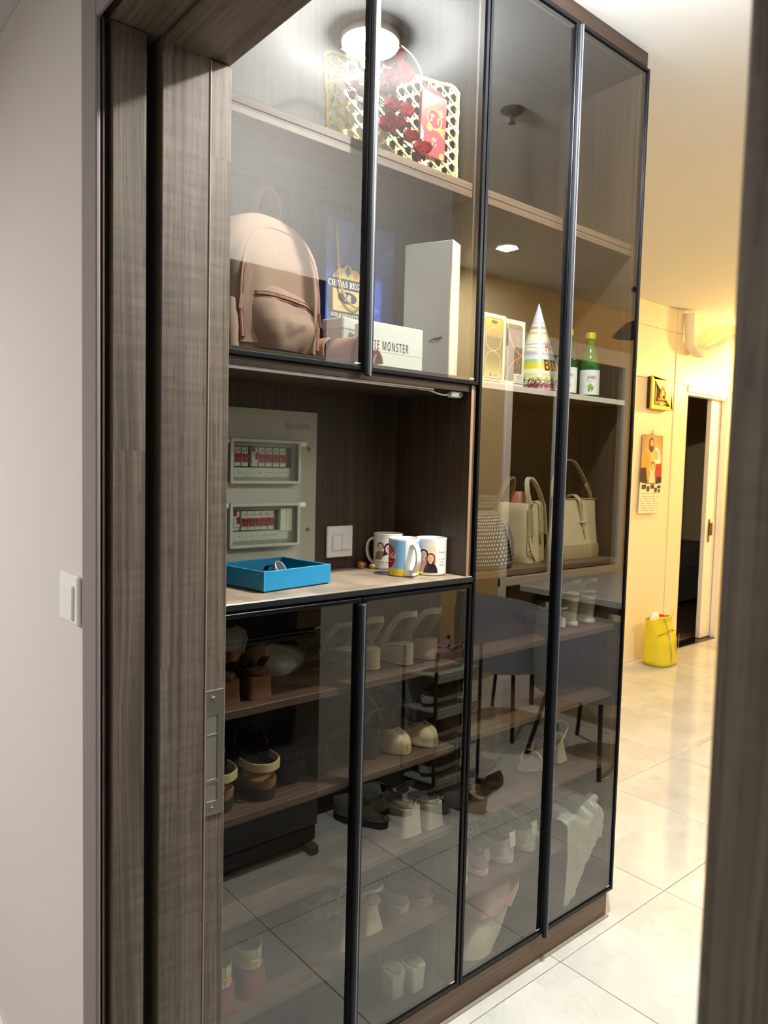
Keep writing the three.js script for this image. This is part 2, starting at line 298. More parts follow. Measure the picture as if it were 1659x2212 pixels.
const niche = thing('open_niche', 'open dark wood niche between the upper cabinet and the stone-look counter', 'niche');
board('side_panel', niche, X0, X0 + 0.018, 1.19, UY0, ZB, -0.004, 'y'); 
const nr = board('side_panel', niche, X1 - 0.018, X1 - 0.0005, 1.19, UY0 - 0.001, ZB, -0.008, 'y');
part('edge_band', lim(X1 - 0.0185, X1 - 0.009, 1.19, UY0 - 0.001, -0.008, -0.0065, 0.0005), mat(0x8f7056, 0.4), nr);
board('back_panel', niche, X0 + 0.018, X1 - 0.018, 1.19, UY0, ZB, -0.285, 'y');
board('top_panel', niche, X0 + 0.018, X1 - 0.018, 1.656, UY0 - 0.001, -0.285, -0.012, 'x');
const counter = thing('counter_top', 'mottled beige counter slab with a thin black metal front edge', 'counter');
part('slab', lim(X0, X1, 1.1765, 1.1895, ZB, -0.002, 0.001, 'x'), mCounter, counter);
part('edge_profile', lim(X0, X1, 1.1755, 1.1885, -0.002, 0.0015, 0.001, 'x'), mat(0x3a3f44, 0.35, { metalness: 0.8 }), counter);

const lower = thing('shoe_cabinet', 'lower shoe cabinet with two tinted glass doors under the counter', 'cabinet');
const LY0 = 0.077, LY1 = 1.175, S = { l1: 0.966, l2: 0.742, l3: 0.525, l4: 0.305, r0: 1.69, r1: 1.19, r2: 0.974, r3: 0.756, r4: 0.53, r5: 0.318, b: 0.095 };
board('side_panel', lower, X0, X0 + 0.018, LY0, LY1, ZB, ZF, 'y'); board('side_panel', lower, X1 - 0.018, X1, LY0, LY1, ZB, ZF, 'y');
board('bottom_panel', lower, X0 + 0.018, X1 - 0.018, LY0, S.b - 0.0008, ZB, ZF, 'x'); board('top_panel', lower, X0 + 0.018, X1 - 0.018, LY1 - 0.017, LY1, ZB, ZF, 'x');
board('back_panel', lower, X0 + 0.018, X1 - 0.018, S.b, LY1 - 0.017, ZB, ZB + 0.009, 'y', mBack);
for (const k of ['l1', 'l2', 'l3', 'l4']) board('shelf', lower, X0 + 0.018, X1 - 0.018, S[k] - 0.0175, S[k] - 0.0008, ZB + 0.009, -0.026, 'x', mShelf);
door(lower, X0 + 0.004, 1.031, 0.096, 1.169, 'R', false); door(lower, 1.034, X1 - 0.001, 0.096, 1.169, 'L', true);

const tall = thing('tall_cabinet', 'tall cabinet with two full height tinted glass doors beside the niche', 'cabinet');
board('side_panel', tall, X2, X2 + 0.018, LY0, UY1, ZB, ZF, 'y'); board('side_panel', tall, X3 - 0.018, X3, LY0, UY1, ZB, ZF, 'y');
board('bottom_panel', tall, X2 + 0.018, X3 - 0.018, LY0, S.b - 0.0008, ZB, ZF, 'x'); board('top_panel', tall, X2 + 0.018, X3 - 0.018, UY1 - 0.018, UY1, ZB, ZF, 'x');
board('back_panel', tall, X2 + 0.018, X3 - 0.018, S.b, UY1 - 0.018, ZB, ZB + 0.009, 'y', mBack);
for (const k of ['r1', 'r2', 'r3', 'r4', 'r5']) board('shelf', tall, X2 + 0.018, X3 - 0.018, S[k] - 0.0165, S[k] - 0.0008, ZB + 0.009, -0.026, 'x', mShelf);
{ const s = board('shelf', tall, X2 + 0.018, X3 - 0.018, S.r0 - 0.0165, S.r0 - 0.0008, ZB + 0.009, -0.027, 'x', mShelf); part('edge_band', lim(X2 + 0.018, X3 - 0.018, S.r0 - 0.0165, S.r0 - 0.001, -0.027, -0.0255, 0.0005), mat(0xcfc6b4, 0.4), s); }
board('shelf', tall, X2 + 0.018, X3 - 0.018, 2.135, 2.1525, ZB + 0.009, -0.026, 'x', mShelf); board('shelf', tall, X2 + 0.018, X3 - 0.018, 2.1535, 2.171, ZB + 0.009, -0.026, 'x', mShelf);
door(tall, X2 + 0.002, 1.7525, 0.096, 2.694, 'R', true); door(tall, 1.7555, X3, 0.096, 2.694, 'L', true);
{
  const p = thing('plinth', 'brown recessed plinth under the cabinet doors on the tiled floor', 'plinth');
  part('plinth_board', lim(X0, 2.109, 0.004, LY0 - 0.001, -0.034, -0.018, 0.0008, 'x'), mat(0xffffff, 0.45, { map: shelfWoodTex }), p);
  part('plinth_board', lim(2.091, 2.109, 0.004, LY0 - 0.001, ZB, -0.035, 0.0008, 'z'), mCab, p);
  part('silicone_seal', lim(X0, 2.112, 0, 0.005, -0.018, -0.008, 0.001, 'x'), mat(0x8a8678, 0.6), p);
}
// ------------------------------------------------------------------ things in the upper cabinet
const printMat = (tex, r = 0.5) => mat(0xffffff, r, { map: tex });
function sheet(name, parent, w, h, tex, pos, rot = [0, 0, 0], r = 0.5) { return part(name, new THREE.PlaneGeometry(w, h), printMat(tex, r), parent, pos, rot); }
const font = await new FontLoader().loadAsync('fonts/droid/droid_sans_bold.typeface.json');
{ // hexagonal bamboo weave standing on the double shelf
  const t = thing('bamboo_basket_panel', 'pale bamboo panel woven with hexagon holes standing on the top shelf behind red flowers', 'basket', [0, 2.172, -0.075]);
  const Q = [[0.968, 0.002], [1.362, 0.002], [1.362, 0.236], [0.952, 0.178]], bam = [0xe8d690, 0xdcc67c, 0xf0e2a6].map((c) => mat(c, 0.55)), p = 0.0245;
  const inside = (nx, ny, off) => { // clip the line n.x = off to the quad
    let t0 = -9, t1 = 9; const ox = nx * off + 1.16 * (1 - nx * nx), oy = ny * off - 1.16 * nx * ny; const dx = -ny, dy = nx;
    for (let i = 0; i < 4; i++) { const [ax, ay] = Q[i], [bx, by] = Q[(i + 1) % 4], ex = bx - ax, ey = by - ay, den = dx * -ey + dy * ex, num = (ox - ax) * -ey + (oy - ay) * ex; if (Math.abs(den) < 1e-9) { if (num < 0) return null; continue; } const q = -num / den; den > 0 ? (t0 = Math.max(t0, q)) : (t1 = Math.min(t1, q)); }
    return t1 - t0 > 0.012 ? [ox + dx * (t0 + t1) / 2, oy + dy * (t0 + t1) / 2, t1 - t0] : null;
  };
  [90, 210, 330].forEach((deg, k) => { const a = deg * Math.PI / 180, nx = Math.cos(a + Math.PI / 2), ny = Math.sin(a + Math.PI / 2);
    for (let i = -70; i < 70; i++) { const s = inside(nx, ny, (i + 0.5) * p); if (!s) continue; part('bamboo_strip', cbox(s[2], 0.0062, 0.0011, 0.0003, 'x'), bam[(i + 70 + k) % 3], t, [s[0], s[1], (k - 1) * 0.0013 + (rnd() - 0.5) * 0.0006], [0, 0, a]); } });
  const rim = []; Q.forEach(([x, y], i) => { const [bx, by] = Q[(i + 1) % 4]; for (let k = 0; k < 10; k++) { const u = (k + 0.5) / 10; rim.push([lerp(x, bx, u) + (rnd() - 0.5) * 0.0015, lerp(y, by, u) + 0.004 + (rnd() - 0.5) * 0.0015, 0]); } });
  part('rim', [tube(rim, 0.0046, 160, 8, true), tube(rim.map(([x, y, z], i) => [x + (i % 2 ? 0.002 : -0.002), y, z + (i % 2 ? 0.003 : -0.003)]), 0.0028, 160, 6, true)], bam[0], t);
  part('hoop_handle', tube([[1.07, 0.19, -0.015], [1.11, 0.255, -0.015], [1.17, 0.282, -0.014], [1.23, 0.262, -0.012], [1.258, 0.212, -0.008]], 0.0022, 40, 6), bam[2], t);
  for (const [x, y] of [[1.0, 0.17], [1.32, 0.2]]) part('prop_leg', tube([[x, y, -0.003], [x, 0.003, -0.08]], 0.003, 4, 6), bam[1], t);
}
const mPetal = mat(0xcc2434, 0.75, { side: THREE.DoubleSide }), mPetal2 = mat(0xa81c2a, 0.75, { side: THREE.DoubleSide }), mStem = mat(0x3a2c20, 0.8);
function petals(n, r, cup, k) {
  const gs = [];
  for (let i = 0; i < n; i++) {
    const a = (i / n) * 6.283 + k, ring = i % 2 ? 1 : 0.75, rows = [];
    for (let u = 0; u <= 5; u++) { const row = []; for (let v = -3; v <= 3; v++) { const s = u / 5, w = Math.sin(Math.PI * (0.12 + 0.8 * s)) * r * 0.55; row.push([v / 3 * w, r * ring * s * Math.cos(cup * s) , r * s * Math.sin(cup * s) * 0.9 + Math.abs(v / 3) ** 2 * r * 0.14 + (noise(u + i * 7, v + 9, k * 10) - 0.5) * r * 0.15]); } rows.push(row); }
    gs.push(T(grid(rows), 0, 0, 0, 0, 0, a));
  }
  return gs;
}
function blossoms(label, base, list, k) {
  const t = thing('artificial_flower', label, 'flower', [base[0], base[1], base[2] - 0.008]);
  list.forEach(([x, y, z, r], i) => {
    part('stem', tube([[0, 0, 0], [x * 0.4, y * 0.5 - 0.004, z * 0.4], [x, y, z - 0.003]], 0.0013, 10, 5), mStem, t);
    part('blossom', petals(7, r, 0.75, k + i), i % 3 ? mPetal : mPetal2, t, [x, y, z], [-0.5 + i * 0.2, -0.5 + 0.3 * Math.sin(i * 2), 0]);
    part('blossom', petals(6, r * 0.62, 1.15, k + i + 0.4), mPetal, t, [x, y, z + 0.003], [-0.5 + i * 0.2, -0.5, 0]);
  });
}
blossoms('large dark red artificial blossom above the bamboo weave beside the door handle', [1.075, 2.294, -0.047], [[0.04, 0.085, 0.004, 0.042], [0.075, 0.065, 0.002, 0.036], [0.05, 0.045, 0.008, 0.032], [0.03, 0.02, 0.012, 0.026]], 1);
blossoms('red artificial flower sprig in front of the left end of the bamboo panel', [1.0, 2.3, -0.055], [[0.035, -0.02, 0.015, 0.02], [0.05, -0.045, 0.018, 0.024], [0.02, -0.005, 0.012, 0.012], [0.012, -0.03, 0.012, 0.011]], 2);
blossoms('cluster of red artificial flowers hanging at the middle of the bamboo panel', [1.07, 2.305, -0.05], [[0.045, -0.035, 0.02, 0.028], [0.085, -0.03, 0.018, 0.024], [0.035, -0.075, 0.024, 0.03], [0.07, -0.06, 0.02, 0.022]], 3);
blossoms('lowest red artificial flower bunch drooping onto the top shelf front', [1.132, 2.236, -0.048], [[0.04, -0.015, 0.018, 0.024], [0.065, -0.035, 0.02, 0.026], [0.095, -0.02, 0.016, 0.02], [0.06, -0.05, 0.02, 0.018]], 4);
{
  const t = thing('red_envelope', 'red and gold lucky money envelope hung on the right of the bamboo panel', 'envelope', [1.272, 2.292, -0.0655], 0, null);
  t.rotation.z = -0.03;
  part('paper', extrude(rrect(0.083, 0.148, 0.002), 0.0022, 0.0004), mat(0xc3232c, 0.4), t, [0, 0, -0.0022]);
  const fl = new THREE.Shape(); fl.moveTo(-0.0415, 0); fl.quadraticCurveTo(-0.02, 0.016, 0, 0.0125); fl.quadraticCurveTo(0.02, 0.016, 0.0415, 0); fl.closePath();
  part('flap', extrude(fl, 0.0012, 0.0003), mat(0xb81f28, 0.4), t, [0, 0.073, -0.0018]);
  sheet('printed_front', t, 0.0815, 0.1465, canvasTex(330, 590, (g, w, h) => {
    const q = g.createLinearGradient(0, 0, w, h); q.addColorStop(0, '#f6d9bd'); q.addColorStop(0.28, '#e0564c'); q.addColorStop(0.5, '#c81f2a'); q.addColorStop(1, '#d12a30'); g.fillStyle = q; g.fillRect(0, 0, w, h);
    g.fillStyle = '#f3dcb4'; g.beginPath(); g.moveTo(0, 330); g.quadraticCurveTo(60, 420, 30, 470); g.quadraticCurveTo(100, 520, 40, 590); g.lineTo(0, 590); g.fill();
    const fl2 = (x, y, r) => { for (let i = 0; i < 10; i++) { g.fillStyle = '#f2c64a'; g.beginPath(); g.ellipse(x + Math.cos(i * 0.63) * r * 0.6, y + Math.sin(i * 0.63) * r * 0.6, r * 0.42, r * 0.2, i * 0.63, 0, 7); g.fill(); } g.fillStyle = '#d4761e'; g.beginPath(); g.arc(x, y, r * 0.3, 0, 7); g.fill(); };
    g.strokeStyle = '#f1c95a'; g.lineWidth = 16; g.beginPath(); g.arc(178, 235, 92, 0, 7); g.stroke(); g.fillStyle = '#c21a26'; g.beginPath(); g.arc(168, 228, 80, 0, 7); g.fill();
    fl2(258, 158, 38); fl2(112, 325, 40); fl2(90, 110, 22); fl2(290, 560, 34);
    g.fillStyle = '#f7e2a0'; g.font = 'italic bold 92px serif'; g.textAlign = 'center'; g.fillText('Tết', 168, 262); g.font = 'italic bold 46px serif'; g.fillText('An', 178, 440); g.fillText('lộc', 182, 490);
    g.strokeStyle = '#e9b548'; g.lineWidth = 5; for (let i = 0; i < 9; i++) { g.beginPath(); g.moveTo(225 + i * 10, 335 + i * 6); g.lineTo(236 + i * 10, 300 - i * 2); g.stroke(); }
  }), [0, 0, 0.0004]);
}
{ // backpack
  const t = thing('backpack', 'dusty pink fabric backpack with a zipped front pocket and top grab handle', 'backpack', [0.868, 1.6955, -0.165], 0.2);
  const fab = dataTex(128, 128, (u, v) => { const s = 206 + (noise(u * 64, v * 64, 201, 64, 64) - 0.5) * 26; return [s, s, s]; }, [0.03, 0.03]);
  const mFab = mat(0xe2bca2, 0.85, { map: fab, sheen: 0.3, sheenRoughness: 0.6 }), mFab2 = mat(0xc8927c, 0.8), mPip = mat(0xb98b7c, 0.6), mZip = mat(0xa06a58, 0.6);
  const L = []; for (let i = 0; i <= 26; i++) { const s = i / 26, y = s * 0.305, dome = s > 0.62 ? Math.sqrt(Math.max(0.0, 1 - ((s - 0.62) / 0.385) ** 2.2)) : 1; L.push({ y, rx: (0.128 + 0.012 * Math.sin(s * 2.6)) * (0.25 + 0.75 * dome) * (s < 0.05 ? 0.92 + s * 1.6 : 1), rz: (0.062 + 0.012 * Math.sin(Math.PI * (1 - s))) * (0.45 + 0.55 * dome), z: -0.012 * s, e: 3.2 }); }
  part('body', loft(L, 56, 0.035, 41), mFab, t);
  const arch = [[-0.112, 0.03], [-0.116, 0.1], [-0.112, 0.17], [-0.092, 0.232], [-0.05, 0.266], [0, 0.274], [0.05, 0.266], [0.092, 0.232], [0.112, 0.17], [0.116, 0.1], [0.112, 0.03]];
  const front = (x, y) => 0.068 + 0.006 * Math.sin(Math.PI * (1 - y / 0.305)) - 0.014 * (y / 0.305) - Math.max(0, y - 0.2) * 0.26 - Math.abs(x / 0.13) ** 4 * 0.03;
  part('front_panel', grid(Array.from({ length: 15 }, (_, i) => Array.from({ length: 15 }, (_, j) => { const y = 0.02 + 0.25 * i / 14, hw = y < 0.17 ? 0.114 : 0.114 * Math.sqrt(Math.max(0.02, 1 - ((y - 0.17) / 0.106) ** 2)), x = hw * (j / 7 - 1); return [x, y, front(x, y) + 0.006 * (1 - (j / 7 - 1) ** 4) * Math.sin(Math.PI * (0.08 + 0.84 * i / 14)) + (fbm(x * 30 + 5, y * 26, 44) - 0.45) * 0.008]; }))), mFab, t);
  part('piping', tube(arch.map(([x, y]) => [x, y, front(x, y) + 0.004]), 0.0036, 90, 8), mPip, t);
  part('zipper', tube(arch.map(([x, y]) => [x * 0.955, y * 0.975, front(x, y) + 0.0055]), 0.002, 90, 6), mZip, t);
  const pk = []; for (let i = 0; i <= 16; i++) { const s = i / 16, row = []; for (let j = 0; j <= 22; j++) { const u = j / 11 - 1, hw = 0.098 * (0.86 + 0.16 * Math.sin(Math.PI * s)), y = 0.012 + 0.132 * s - 0.012 * u * s, b = (1 - Math.abs(u) ** 3.5) * Math.sin(Math.PI * Math.min(1, 0.1 + s * 0.93)) ** 0.6; row.push([hw * u, y + 0.008 * (1 - u * u) * s, front(u * 0.1, y) - 0.004 + 0.04 * b * (1.05 - 0.35 * s) + (fbm(u * 3 + 7, s * 5, 47) - 0.45) * 0.02 * b]); } pk.push(row); }
  const pocket = part('front_pocket', grid(pk), mFab, t);
  const zl = pk[12].slice(1, -1).map((p) => [p[0], p[1], p[2] + 0.0015]); part('zipper', [tube(zl, 0.0022, 40, 6), tube(zl.map(([x, y, z]) => [x, y - 0.006, z + 0.001]), 0.0012, 40, 5), tube(zl.map(([x, y, z]) => [x, y + 0.006, z]), 0.0012, 40, 5)], mZip, pocket);
  const pull = () => extrude(rrect(0.009, 0.032, 0.004), 0.003, 0.0008);
  part('zipper_pull', pull(), mPip, t, [0.084, 0.09, front(0.08, 0.1) + 0.023], [-0.1, 0, 0.1]); part('zipper_pull', pull(), mPip, t, [-0.117, 0.1, front(-0.115, 0.1) + 0.006], [0, -0.3, -0.1]);
  part('grab_handle', ribbon([[-0.012, 0.292, -0.02], [-0.016, 0.33, -0.022], [0.002, 0.37, -0.025], [0.026, 0.386, -0.026], [0.044, 0.37, -0.024], [0.052, 0.33, -0.02], [0.052, 0.284, -0.016]], 0.024, 0.003, [0.15, 0, 1], 40), mPip, t);
  part('shoulder_strap', ribbon([[0.1, 0.018, -0.03], [0.135, 0.02, 0.0], [0.152, 0.045, 0.03], [0.142, 0.062, 0.045], [0.122, 0.045, 0.048], [0.118, 0.012, 0.05]], 0.034, 0.004, [0.2, 0.1, 1], 40), mFab2, t);
  part('side_pocket', loft([{ y: 0.0, x: -0.122, z: 0, rx: 0.02, rz: 0.05, e: 2.6 }, { y: 0.05, x: -0.13, z: 0, rx: 0.024, rz: 0.056, e: 2.6 }, { y: 0.105, x: -0.13, z: 0, rx: 0.018, rz: 0.052, e: 2.6 }, { y: 0.108, x: -0.128, z: 0, rx: 0.012, rz: 0.047, e: 2.6 }], 28, 0.06, 49), mFab, t);
}
{ // blue gift bag
  const t = thing('gift_bag', 'tall blue paper whisky gift bag with gold rope handle behind the backpack', 'bag', [1.178, 1.6955, -0.262], 0.0);
  const w = 0.215, h = 0.375, d = 0.085, pm = mat(0x2c4a9c, 0.35);
  const tex = canvasTex(640, 1110, (g, W, H) => {
    const q = g.createLinearGradient(0, 0, W, H); q.addColorStop(0, '#23408f'); q.addColorStop(0.5, '#2f58b4'); q.addColorStop(1, '#2a4aa2'); g.fillStyle = q; g.fillRect(0, 0, W, H);
    for (const [c, p] of [['rgba(120,165,235,.35)', [[390, 300], [640, 90], [640, 330]]], ['rgba(100,150,225,.4)', [[380, 560], [520, 610], [390, 690]]], ['rgba(20,40,100,.35)', [[450, 640], [640, 900], [560, 1000]]], ['rgba(90,140,220,.28)', [[0, 0], [260, 0], [120, 430]]]]) { g.fillStyle = c; g.beginPath(); p.forEach(([x, y], i) => (i ? g.lineTo(x, y) : g.moveTo(x, y))); g.fill(); }
    const cx = 200; g.save(); g.translate(0, 0);
    g.fillStyle = '#2d3a3c'; g.beginPath(); g.ellipse(cx, 560, 190, 250, 0, 0, 7); g.fill();
    g.fillStyle = '#d8b878'; g.beginPath(); g.moveTo(60, 420); g.quadraticCurveTo(110, 330, 160, 350); g.quadraticCurveTo(cx, 280, 240, 350); g.quadraticCurveTo(300, 330, 340, 420); g.lineTo(330, 700); g.quadraticCurveTo(320, 800, cx, 800); g.quadraticCurveTo(80, 800, 70, 700); g.fill();
    g.fillStyle = '#c98f5e'; for (const x of [125, 275]) { g.beginPath(); g.arc(x, 390, 22, 0, 7); g.fill(); } g.fillStyle = '#4a5a48'; g.beginPath(); g.moveTo(cx, 320); g.lineTo(228, 370); g.lineTo(cx, 410); g.lineTo(172, 370); g.fill();
    g.fillStyle = '#28323a'; g.fillRect(12, 425, 376, 78); g.fillStyle = '#f4efe2'; g.textAlign = 'center'; g.font = 'bold 62px serif'; g.fillText('CHIVAS REGAL', cx, 486, 360);
    g.fillStyle = '#28323a'; g.beginPath(); g.ellipse(cx, 560, 88, 44, 0, 0, 7); g.fill(); g.fillStyle = '#f4efe2'; g.font = 'bold 64px serif'; g.fillText('18', cx, 582);
    g.fillStyle = '#9c8446'; g.font = '26px serif'; g.fillText('AGED YEARS', cx, 640);
    g.fillStyle = '#3b4440'; g.save(); g.translate(cx, 690); g.fillRect(-165, -28, 330, 56); g.fillStyle = '#efe6cc'; g.font = 'bold 38px serif'; g.fillText('GOLD SIGNATURE', 0, 14, 300); g.restore();
    g.fillStyle = '#5e5130'; g.font = 'italic 30px serif'; g.fillText('The Gold Life', cx, 765); g.restore();
    g.strokeStyle = '#dfe2d8'; g.lineWidth = 4; for (const [x, y] of [[60, 960], [20, 1010], [570, 880], [530, 930], [490, 980], [570, 980], [600, 1030], [450, 1030]]) { g.beginPath(); g.arc(x, y, 17, 0, 7); g.stroke(); g.beginPath(); g.moveTo(x - 34, y + 34); g.lineTo(x + 34, y - 34); g.moveTo(x - 12, y - 12); g.lineTo(x + 12, y + 12); g.stroke(); }
  });
  part('paper_body', [T(cbox(0.0012, h, d, 0.0003), -w / 2, h / 2, 0), T(cbox(0.0012, h, d, 0.0003), w / 2, h / 2, 0), T(cbox(w, h, 0.0012, 0.0003), 0, h / 2, -d / 2), T(cbox(w, h, 0.0012, 0.0003), 0, h / 2, d / 2), T(cbox(w, 0.0012, d, 0.0003), 0, 0.001, 0)], pm, t);
  sheet('printed_front', t, w, h, tex, [0, h / 2, d / 2 + 0.0009], [0, 0, 0], 0.35);
  const rp = [[-0.082, 0.365, d / 2 + 0.004], [-0.078, 0.3, d / 2 + 0.007], [-0.07, 0.22, d / 2 + 0.009], [-0.05, 0.18, d / 2 + 0.01], [-0.018, 0.165, d / 2 + 0.011], [0.008, 0.19, d / 2 + 0.01], [0.02, 0.26, d / 2 + 0.008], [0.024, 0.35, d / 2 + 0.004]];
  const c = curve(rp), gs = []; for (const ph of [0, Math.PI]) { const pts = []; for (let i = 0; i <= 150; i++) { const u = i / 150, p = c.getPoint(u), a = u * 120 + ph; pts.push([p.x + Math.cos(a) * 0.0016, p.y + Math.sin(a * 1) * 0.0005, p.z + Math.sin(a) * 0.0016]); } gs.push(tube(pts, 0.0019, 300, 6)); }
  part('rope_handle', gs, mat(0xd8bc6a, 0.5), t);
}
{
  const t = thing('storage_box', 'small pale grey lidded box between the backpack and the white lettered box', 'box', [1.096, 1.6955, -0.164], 0.2);
  part('box_body', T(cbox(0.1, 0.108, 0.066, 0.003), 0, 0.054, 0), mat(0xbfbdb6, 0.4), t);
  part('lid', T(cbox(0.103, 0.028, 0.069, 0.003), 0, 0.102, 0), mat(0xc8c6bf, 0.4), t);
}
{
  const t = thing('shoe_box', 'low white box printed with black capital letters in front of the grey box', 'box', [1.165, 1.6955, -0.085], 0.0);
  part('box_body', T(cbox(0.165, 0.102, 0.06, 0.0012), 0, 0.051, 0), mat(0xe9e6da, 0.45), t);
  sheet('printed_lettering', t, 0.163, 0.03, canvasTex(816, 150, (g, w, h) => { g.fillStyle = '#e9e6da'; g.fillRect(0, 0, w, h); g.fillStyle = '#2a2927'; g.font = 'bold 146px sans-serif'; g.letterSpacing = '14px'; const k = 425 / g.measureText('MONSTER').width; g.save(); g.scale(k, 1); g.textAlign = 'right'; g.fillText('NIE MONSTER', 596 / k, 128); g.restore(); }), [0, 0.05, 0.0304]);
  t.position.x = 1.164;
}
{
  const t = thing('tall_box', 'tall pale grey box with a small dark crocodile emblem', 'box', [1.313, 1.6955, -0.1], 0.407);
  part('box_body', T(cbox(0.052, 0.328, 0.128, 0.0015), 0, 0.164, 0), mat(0xbdbbb4, 0.45), t);
  part('lid_edge', T(cbox(0.0525, 0.3285, 0.003, 0.0006), 0, 0.164, 0.064), mat(0xece7d4, 0.45), t);
  const s = new THREE.Shape(); const P = [[-0.022, -0.002], [-0.012, 0.001], [-0.004, 0.003], [0.004, 0.003], [0.01, 0.005], [0.017, 0.009], [0.014, 0.004], [0.022, 0.003], [0.016, 0.0], [0.011, -0.002], [0.006, -0.005], [0.003, -0.005], [0.003, -0.009], [-0.001, -0.005], [-0.008, -0.004], [-0.013, -0.009], [-0.013, -0.004], [-0.018, -0.004], [-0.023, -0.011], [-0.03, -0.01], [-0.026, -0.005]];
  P.forEach(([x, y], i) => (i ? s.lineTo(x * 0.75, y * 0.8) : s.moveTo(x * 0.75, y * 0.8)));
  part('crocodile_emblem', extrude(s, 0.0008, 0), mat(0x3a3f3c, 0.5), t, [-0.0262, 0.09, 0.03], [0, -Math.PI / 2, 0]);
}
{
  const t = thing('spectacles_case', 'open pink half-round case lying in front of the small grey box', 'case', [1.035, 1.696, -0.075], 0.25);
  const rows = (s) => Array.from({ length: 13 }, (_, i) => Array.from({ length: 9 }, (_, j) => { const a = Math.PI * i / 12; return [Math.cos(a) * 0.034 * s, Math.sin(a) * 0.06 * s, -0.03 + 0.06 * j / 8]; }));
  part('shell', [grid(rows(1)), grid(rows(0.94))], mat(0xc88f7c, 0.4, { side: THREE.DoubleSide }), t);
  part('hinged_flap', ribbon([[0.032, 0.002, 0.02], [0.048, 0.03, 0.025], [0.056, 0.018, 0.03], [0.06, 0.004, 0.03]], 0.05, 0.003, [0, 0, 1]), mat(0xd7a592, 0.5), t);
}

